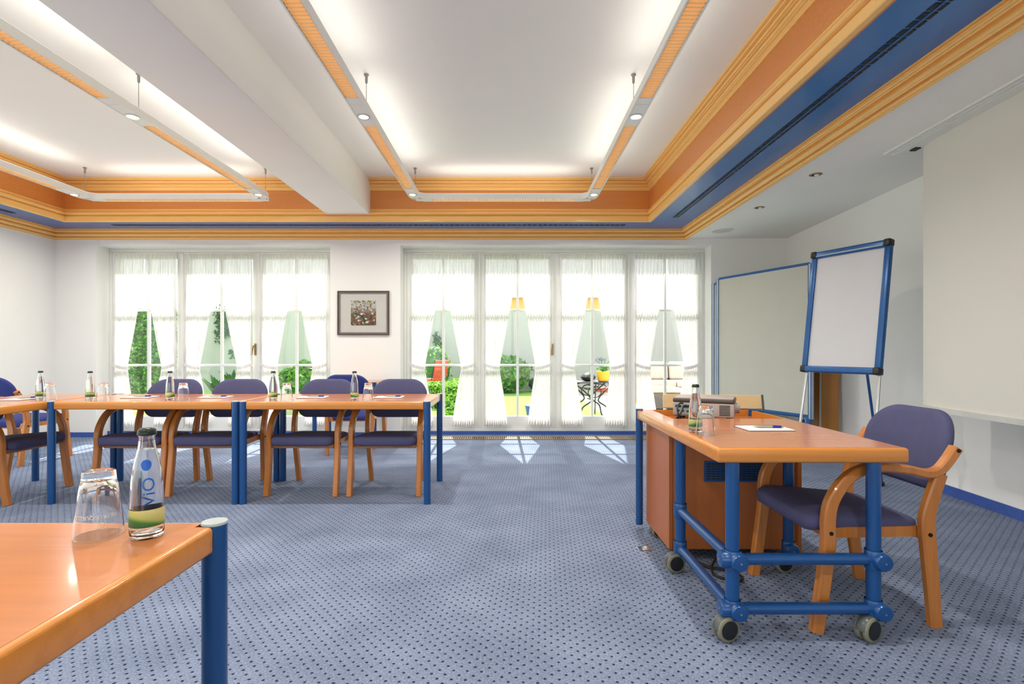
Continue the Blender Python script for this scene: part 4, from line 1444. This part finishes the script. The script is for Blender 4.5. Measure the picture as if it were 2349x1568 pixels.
# ------------------------------------------------------------------ flip chart
FC = thing('flip_chart', 'white flip chart with blue frame on a slim chrome tripod', 'flip chart')
BLc, BRc = Vector((2.42, 4.33, 0.905)), Vector((2.665, 3.755, 0.905))
dr = (BRc - BLc).normalized()
lean = Vector((0.9, 0.43, 0)).normalized() * 0.145
upv = (Vector((0, 0, 1.0)) + lean)
Lw = (BRc - BLc).length
nrm = dr.cross(upv.normalized()).normalized()
if nrm.y > 0:
    nrm = -nrm
fm = Matrix((
    (dr.x, nrm.x, upv.normalized().x, BLc.x),
    (dr.y, nrm.y, upv.normalized().y, BLc.y),
    (dr.z, nrm.z, upv.normalized().z, BLc.z),
    (0, 0, 0, 1)))
Hh = 1.0
def fpart(mb, name, mat, parent=None, **k):
    return mb.xf(fm).build(name, mat, parent or FC, **k)
fpart(MB().box(0.02, Lw - 0.02, -0.012, 0.004, 0.02, Hh - 0.02), 'writing_surface', 'flip_white')
for x in (0.0, Lw - 0.045):
    fpart(MB().rbox(x, x + 0.045, -0.020, 0.020, 0.03, Hh - 0.03, 0.008, 2), 'side_profile', 'board_frame', angle=40)
fpart(MB().rbox(0.03, Lw - 0.03, -0.022, 0.034, 0.0, 0.05, 0.012, 3), 'pen_tray', 'board_frame', angle=40)
fpart(MB().rbox(0.03, Lw - 0.03, -0.020, 0.030, Hh - 0.055, Hh, 0.014, 3), 'clamp_bar', 'board_frame', angle=40)
fpart(MB().tube([(0.05, 0.031, Hh - 0.04), (Lw - 0.05, 0.031, Hh - 0.04)], 0.006, 8), 'clamp_ridge', 'board_alu')
for x in (0.0, Lw - 0.045):
    for z in (-0.003, Hh - 0.052):
        fpart(MB().rbox(x - 0.003, x + 0.048, -0.025, 0.038, z, z + 0.055, 0.012, 3), 'corner_cap', 'black', angle=40)
def w2(x, y, z):
    return fm @ Vector((x, y, z))
for x in (0.035, Lw - 0.035):
    a = w2(x, -0.028, 0.4)
    b = w2(x, -0.028, -0.9)
    k = a.z / (a.z - b.z)
    b = a.lerp(b, (a.z - 0.02) / (a.z - b.z))
    b = b + dr * (-0.05 if x < 0.1 else 0.02)
    lg = MB().cyl(a, b, 0.011, 12).build('leg', 'chrome', FC, angle=40)
    MB().ball((b.x, b.y, 0.02), 0.02).build('leg_foot', 'black', lg, smooth=True)
a = w2(Lw * 0.62, -0.03, 0.55)
b = Vector((a.x + 0.30, a.y + 0.16, 0.02))
lg = MB().cyl(a, b, 0.010, 12).build('leg', 'board_frame', FC, angle=40)
MB().ball((b.x, b.y, 0.02), 0.02).build('leg_foot', 'black', lg, smooth=True)
a = w2(0.035, -0.028, -0.75)
MB().cyl(w2(0.035, -0.028, -0.62), w2(Lw - 0.035, -0.028, -0.62), 0.006, 8).build('brace', 'chrome', FC)

# ------------------------------------------------------------------ the garden
ZG = -0.10
struct(MB().box(-40, XL - 0.2, -40, YB + TH, ZG - 0.1, ZG + 0.002).build('side_ground', 'patio'), 'pale paved ground along the side of the house', 'ground')
struct(MB().box(XL - 0.2, 40, -40, YN - 0.2, ZG - 0.1, ZG + 0.002).build('rear_ground', 'patio'), 'pale paved ground behind the house', 'ground')
def leaves(mb, c, rad, n, size, rnd, shell=0.55):
    for _ in range(n):
        d = Vector((rnd.gauss(0, 1), rnd.gauss(0, 1), rnd.gauss(0, 1))).normalized()
        k = shell + (1 - shell) * rnd.random()
        p = Vector((c[0] + d.x * rad[0] * k, c[1] + d.y * rad[1] * k, c[2] + d.z * rad[2] * k))
        a = Vector((rnd.gauss(0, 1), rnd.gauss(0, 1), rnd.gauss(0, 1))).normalized()
        b = a.cross(Vector((rnd.gauss(0, 1), rnd.gauss(0, 1), rnd.gauss(0, 1)))).normalized()
        s = size * rnd.uniform(0.6, 1.3)
        mb.add([p - a * s, p + b * s * 0.5, p + a * s, p - b * s * 0.5], [(0, 1, 2, 3)])
    return mb
def boxleaves(mb, x0, x1, y0, y1, z0_, z1_, n, size, rnd):
    for _ in range(n):
        p = Vector((rnd.uniform(x0, x1), rnd.uniform(y0, y1), rnd.uniform(z0_, z1_)))
        ax = rnd.randrange(3)
        if ax == 0:
            p.x = rnd.choice((x0, x1)) + rnd.uniform(-0.03, 0.03)
        elif ax == 1:
            p.y = y0 + rnd.uniform(-0.03, 0.03)
        else:
            p.z = z1_ + rnd.uniform(-0.04, 0.02)
        a = Vector((rnd.gauss(0, 1), rnd.gauss(0, 1), rnd.gauss(0, 1))).normalized()
        b = a.cross(Vector((rnd.gauss(0, 1), rnd.gauss(0, 1), rnd.gauss(0, 1)))).normalized()
        s = size * rnd.uniform(0.6, 1.3)
        mb.add([p - a * s, p + b * s * 0.5, p + a * s, p - b * s * 0.5], [(0, 1, 2, 3)])
    return mb
rg = random.Random(3)
struct(MB().box(-16, 1.7, YB + TH, 22, ZG - 0.1, ZG).build('lawn', 'lawn'), 'sunlit garden lawn outside the french doors', 'lawn')
struct(MB().box(1.7, 16, YB + TH, 22, ZG - 0.1, ZG + 0.005).build('patio', 'patio'), 'pale stone patio outside the french doors', 'patio')
struct(MB().box(-16, -1.2, YB + TH, 8.6, ZG - 0.1, ZG + 0.004).build('terrace', 'patio'), 'pale stone terrace strip before the lawn', 'terrace')
struct(MB().box(-16, 16, 15.5, 15.8, ZG, 2.30).build('garden_wall', 'garden_wall'), 'white rendered garden wall behind the lawn', 'wall')
t = thing('neighbour_house', 'ochre neighbouring house rising behind the garden wall', 'building', (2.0, 20, ZG))
MB().box(-2.2, 2.2, -0.8, 2.5, 0, 3.1).build('walls', 'ochre', t)
MB().add([(-2.4, -1, 3.1), (2.4, -1, 3.1), (2.4, 2.7, 3.1), (-2.4, 2.7, 3.1), (-2.4, 0.85, 3.5), (2.4, 0.85, 3.5)],
         [(0, 1, 5, 4), (2, 3, 4, 5), (0, 4, 3), (1, 2, 5), (0, 3, 2, 1)]).build('roof', 'stone_pot', t)

def bush(name, label, x, y, r, h, mat, n=900, size=0.07, zc=None, cat='bush'):
    t = thing(name, label, cat, (x, y, ZG))
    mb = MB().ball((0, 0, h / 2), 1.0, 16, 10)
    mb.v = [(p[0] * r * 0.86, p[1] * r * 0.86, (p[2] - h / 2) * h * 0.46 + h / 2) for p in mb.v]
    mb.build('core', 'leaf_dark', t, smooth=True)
    tag(leaves(MB(), (0, 0, h / 2), (r, r, h / 2), n, size, rg, 0.8).build('foliage', mat, t), kind='stuff')
    return t
bush('rounded_shrub', 'dense green shrub at the foot of the garden wall', at(1165, 880, 14.6).x, 14.6, 0.62, 1.05, 'leaf', 1500)
bush('low_bush', 'low dark bush beside the dense green shrub', at(1241, 880, 14.95).x, 14.95, 0.34, 0.42, 'leaf_dark', 600)
bush('airy_shrub', 'pale loose shrub behind the clipped hedges', at(996, 840, 14.2).x, 14.2, 0.50, 1.35, 'leaf_lime', 420, 0.05)
# clipped hedges
def hedge(x0, x1, y0, y1, h, label):
    t = thing('box_hedge', label, 'hedge', ((x0 + x1) / 2, (y0 + y1) / 2, ZG))
    w_, d_ = (x1 - x0) / 2, (y1 - y0) / 2
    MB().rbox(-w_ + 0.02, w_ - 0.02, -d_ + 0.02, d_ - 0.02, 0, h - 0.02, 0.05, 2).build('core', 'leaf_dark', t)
    tag(boxleaves(MB(), -w_, w_, -d_, d_, 0, h, 2600, 0.035, rg).build('foliage', 'leaf_lime', t), kind='stuff')
hedge(-2.0, -0.95, 10.6, 11.2, 0.50, 'low clipped box hedge behind the nearer one')
hedge(-1.08, -0.55, 8.55, 10.3, 0.62, 'bright clipped box hedge nearer to the doors')
# topiary ball
def topiary(x, y, label, r, zc, group=None):
    t = thing('topiary_tree', label, 'tree', (x, y, ZG), 0, group)
    MB().lathe([(0.13, 0), (0.15, 0.02), (0.19, 0.30), (0.21, 0.32), (0.19, 0.34), (0.001, 0.34)], 20).build('pot', 'stone_pot', t, smooth=True, angle=40)
    MB().cyl((0, 0, 0.33), (0, 0, zc), 0.025, 8).build('trunk', 'bark', t)
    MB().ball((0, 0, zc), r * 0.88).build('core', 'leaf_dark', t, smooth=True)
    tag(leaves(MB(), (0, 0, zc), (r, r, r), 900, 0.05, rg, 0.85).build('foliage', 'leaf', t), kind='stuff')
topiary(at(664, 870, 9.2).x, 9.2, 'round topiary ball on a stem in a stone pot', 0.20, 0.66)
bush('leafy_bush', 'leafy bush beyond the topiary ball', at(694, 870, 10.4).x, 10.4, 0.28, 1.0, 'leaf', 700, 0.06)
# dark potted plant
def potted(x, y, label, spread=0.30, n=26, mat='leaf_dark', pot='stone_pot', z0=ZG, s=1.0):
    t = thing('potted_plant', label, 'plant', (x, y, z0))
    MB().lathe([(0.11 * s, 0), (0.13 * s, 0.02), (0.17 * s, 0.28 * s), (0.18 * s, 0.30 * s), (0.001, 0.29 * s)], 20).build('pot', pot, t, smooth=True, angle=40)
    mb = MB()
    for k in range(n):
        a = k * 2.399
        l = spread * rg.uniform(0.7, 1.2)
        tip = Vector((math.cos(a) * l * 0.8, math.sin(a) * l * 0.8, 0.3 * s + l * rg.uniform(0.5, 1.3)))
        base = Vector((0, 0, 0.28 * s))
        mid = base.lerp(tip, 0.6) + Vector((0, 0, 0.06))
        sd_ = Vector((-math.sin(a), math.cos(a), 0)) * 0.035
        mb.add([base, mid - sd_, tip, mid + sd_], [(0, 1, 2, 3)])
    mb.build('leaves', mat, t)
    return t
potted(at(497, 880, 9.0).x, 9.0, 'dark leafed plant in a stone pot on the terrace', 0.26, 40, s=1.35)
potted(at(534, 880, 10.6).x, 10.6, 'spiky dark plant in a stone pot near the topiary', 0.28, 30, s=1.45)
# ivy sprays on the wall and the tall green hedge at the left
def ivy(name, label, pts, mat, size=0.07, y=15.40):
    mb = MB()
    for px, py, r, n in pts:
        c = at(px, py, y)
        leaves(mb, (c.x, c.y, c.z), (r, 0.05, r * 1.5), n, size, rg, 0.2)
    tag(mb.build(name, mat), label, 'climber', kind=None)
ivy('climbing_vine', 'thin dark vine climbing the garden wall above the hedges', [(1000, 772, 0.10, 20), (1004, 785, 0.14, 40), (1007, 795, 0.12, 25)], 'leaf_dark')
ivy('hanging_vine', 'trailing brown green vine hanging down the garden wall', [(503, 722, 0.22, 90), (505, 745, 0.2, 70), (500, 770, 0.18, 40), (520, 760, 0.15, 40), (530, 812, 0.14, 20), (518, 725, 0.2, 70), (522, 740, 0.18, 50)], 'leaf_dark', 0.06)
ivy('wall_creeper', 'slim dark creeper beside the dense shrub', [(1220, 846, 0.05, 12), (1219, 875, 0.06, 20)], 'leaf_dark', 0.05)
t = thing('tall_hedge', 'tall green ivy-covered hedge at the far left of the garden', 'hedge', (at(335, 800, 12.5).x, 12.5, ZG))
MB().rbox(-0.16, 0.52, -0.25, 0.25, 0, 2.05, 0.1, 2).build('core', 'leaf_dark', t)
tag(boxleaves(MB(), -0.2, 0.55, -0.3, 0.3, 0, 2.1, 3000, 0.055, rg).build('foliage', 'leaf', t), kind='stuff')

# blue planter on the lawn
c = at(1222, 940, 8.6)
t = thing('blue_planter', 'conical glazed blue planter standing on the lawn', 'planter', (c.x + 0.03, 8.6, ZG))
MB().lathe([(0.09, 0), (0.11, 0.01), (0.155, 0.26), (0.165, 0.28), (0.15, 0.285), (0.001, 0.25)], 24).build('pot', 'pot_blue', t, smooth=True, angle=40)
MB().lathe([(0.001, 0.262), (0.148, 0.262)], 20).build('soil', 'bark', t)

# red garden chair
def garden_chair(x, y, rz, label, seatm):
    t = thing('garden_chair', label, 'chair', (x, y, ZG), rz)
    for sx_ in (-1, 1):
        MB().tube([(sx_ * 0.24, -0.22, 0), (sx_ * 0.24, -0.20, 0.62), (sx_ * 0.24, 0.18, 0.62)], 0.012, 8).build('front_leg', 'iron', t, smooth=True)
        MB().tube([(sx_ * 0.24, 0.24, 0), (sx_ * 0.24, 0.18, 0.44), (sx_ * 0.23, 0.30, 0.95)], 0.012, 8).build('back_leg', 'iron', t, smooth=True)
    MB().rbox(-0.24, 0.24, -0.22, 0.2, 0.41, 0.49, 0.03, 3).build('seat_cushion', seatm, t, angle=60)
    bm_ = MB().rbox(-0.23, 0.23, -0.035, 0.035, 0, 0.46, 0.03, 3)
    bm_.xf(Matrix.Translation((0, 0.22, 0.49)) @ Matrix.Rotation(R(-12), 4, 'X')).build('back_cushion', seatm, t, angle=60)
    return t
garden_chair(at(1000, 870, 12.9).x - 0.08, 12.9, R(235), 'garden chair with red cushions behind the clipped hedges', 'red')
garden_chair(at(1392, 900, 9.6).x + 0.12, 9.75, R(230), 'garden chair with red cushion beside the iron table', 'red')
# iron table with curled legs, sewing-machine style
tx, ty = at(1352, 900, 8.7).x, 8.7
t = thing('iron_table', 'black wrought iron patio table with curled legs', 'table', (tx, ty, ZG + 0.005), R(8))
MB().rbox(-0.33, 0.42, -0.24, 0.24, 0.645, 0.665, 0.005, 2).build('table_top', 'iron', t)
for y in (-0.2, 0.2):
    for s in (-1, 1):
        P = catmull([(s * 0.30 + 0.03, y, 0.0), (s * 0.24 + 0.03, y, 0.10), (s * 0.20 + 0.03, y, 0.25), (s * 0.06 + 0.03, y, 0.36), (s * 0.16 + 0.03, y, 0.50), (s * 0.34 + 0.03, y, 0.645)], 5)
        MB().tube(P, 0.013, 8).build('leg', 'iron', t, smooth=True)
    P = [(0.03 + 0.11 * math.cos(k * PI / 8), y, 0.50 + 0.09 * math.sin(k * PI / 8)) for k in range(16)]
    MB().tube(P, 0.009, 8, closed=True).build('scroll', 'iron', t, smooth=True)
    P = [(0.03 + 0.2 * math.cos(k * PI / 8), y, 0.585 + 0.05 * math.sin(k * PI / 8)) for k in range(16)]
    MB().tube(P, 0.008, 8, closed=True).build('scroll', 'iron', t, smooth=True)
MB().cyl((0.03, -0.2, 0.36), (0.03, 0.2, 0.36), 0.012, 8).build('stretcher', 'iron', t)
t = thing('potted_flower', 'violet flower in a yellow pot on the iron table', 'plant', (tx + 0.22, ty - 0.05, ZG + 0.671))
MB().lathe([(0.07, 0), (0.085, 0.01), (0.11, 0.15), (0.115, 0.165), (0.001, 0.155)], 20).build('pot', 'pot_yellow', t, smooth=True, angle=40)
mb = MB()
for k in range(9):
    a = k * 2.4
    mb.tube([(0, 0, 0.15), (0.05 * math.cos(a), 0.05 * math.sin(a), 0.28), (0.13 * math.cos(a), 0.13 * math.sin(a), 0.34 + 0.02 * (k % 4))], 0.004, 6)
mb.build('stems', 'leaf', t)
leaves(MB(), (0, 0, 0.2), (0.1, 0.1, 0.07), 60, 0.035, rg, 0.3).build('foliage', 'leaf', t)
leaves(MB(), (-0.07, -0.05, 0.36), (0.12, 0.08, 0.05), 40, 0.014, rg, 0.3).build('petals', M['pen_blue'], t)
t = thing('lidded_bowl', 'dark bowl standing on the iron patio table', 'bowl', (tx - 0.02, ty, ZG + 0.671))
MB().lathe([(0.05, 0), (0.10, 0.02), (0.13, 0.07), (0.10, 0.11), (0.03, 0.14), (0.001, 0.145)], 20).build('bowl', 'black', t, smooth=True)
# rattan sofa
sxp, sy = at(1540, 900, 12.0).x, 12.0
t = thing('rattan_sofa', 'grey rattan garden sofa with beige cushions on the patio', 'sofa', (sxp, sy, ZG + 0.005))
MB().rbox(-0.9, 0.9, -0.4, 0.4, 0.03, 0.36, 0.02, 2).build('base', 'rattan', t)
MB().rbox(-0.9, 0.9, 0.28, 0.42, 0.36, 0.82, 0.02, 2).build('back_frame', 'rattan', t)
for s in (-1, 1):
    MB().rbox(min(s * 0.9, s * 0.76), max(s * 0.9, s * 0.76), -0.4, 0.3, 0.36, 0.62, 0.02, 2).build('arm', 'rattan', t)
for k in range(2):
    MB().rbox(-0.75 + k * 0.75, -0.01 + k * 0.75, -0.42, 0.27, 0.36, 0.50, 0.04, 3).build('seat_cushion', 'cushion', t, angle=60)
    mb = MB().rbox(-0.36, 0.36, -0.07, 0.07, 0, 0.42, 0.05, 3).xf(Matrix.Translation((-0.38 + k * 0.75, 0.2, 0.50)) @ Matrix.Rotation(R(-10), 4, 'X'))
    mb.build('back_cushion', 'cushion', t, angle=60)
t = thing('patio_ottoman', 'low beige topped rattan ottoman before the garden sofa', 'ottoman', (at(1515, 900, 10.6).x, 10.6, ZG + 0.005))
MB().rbox(-0.33, 0.33, -0.3, 0.3, 0.02, 0.34, 0.02, 2).build('base', 'rattan', t)
MB().rbox(-0.34, 0.34, -0.31, 0.31, 0.34, 0.44, 0.03, 3).build('cushion', 'cushion', t, angle=60)

# remove scratch objects that were never placed
for o in list(bpy.data.objects):
    if o.get('label') == 'x':
        for ch in [q for q in bpy.data.objects if q.parent == o]:
            bpy.data.objects.remove(ch)
        bpy.data.objects.remove(o)
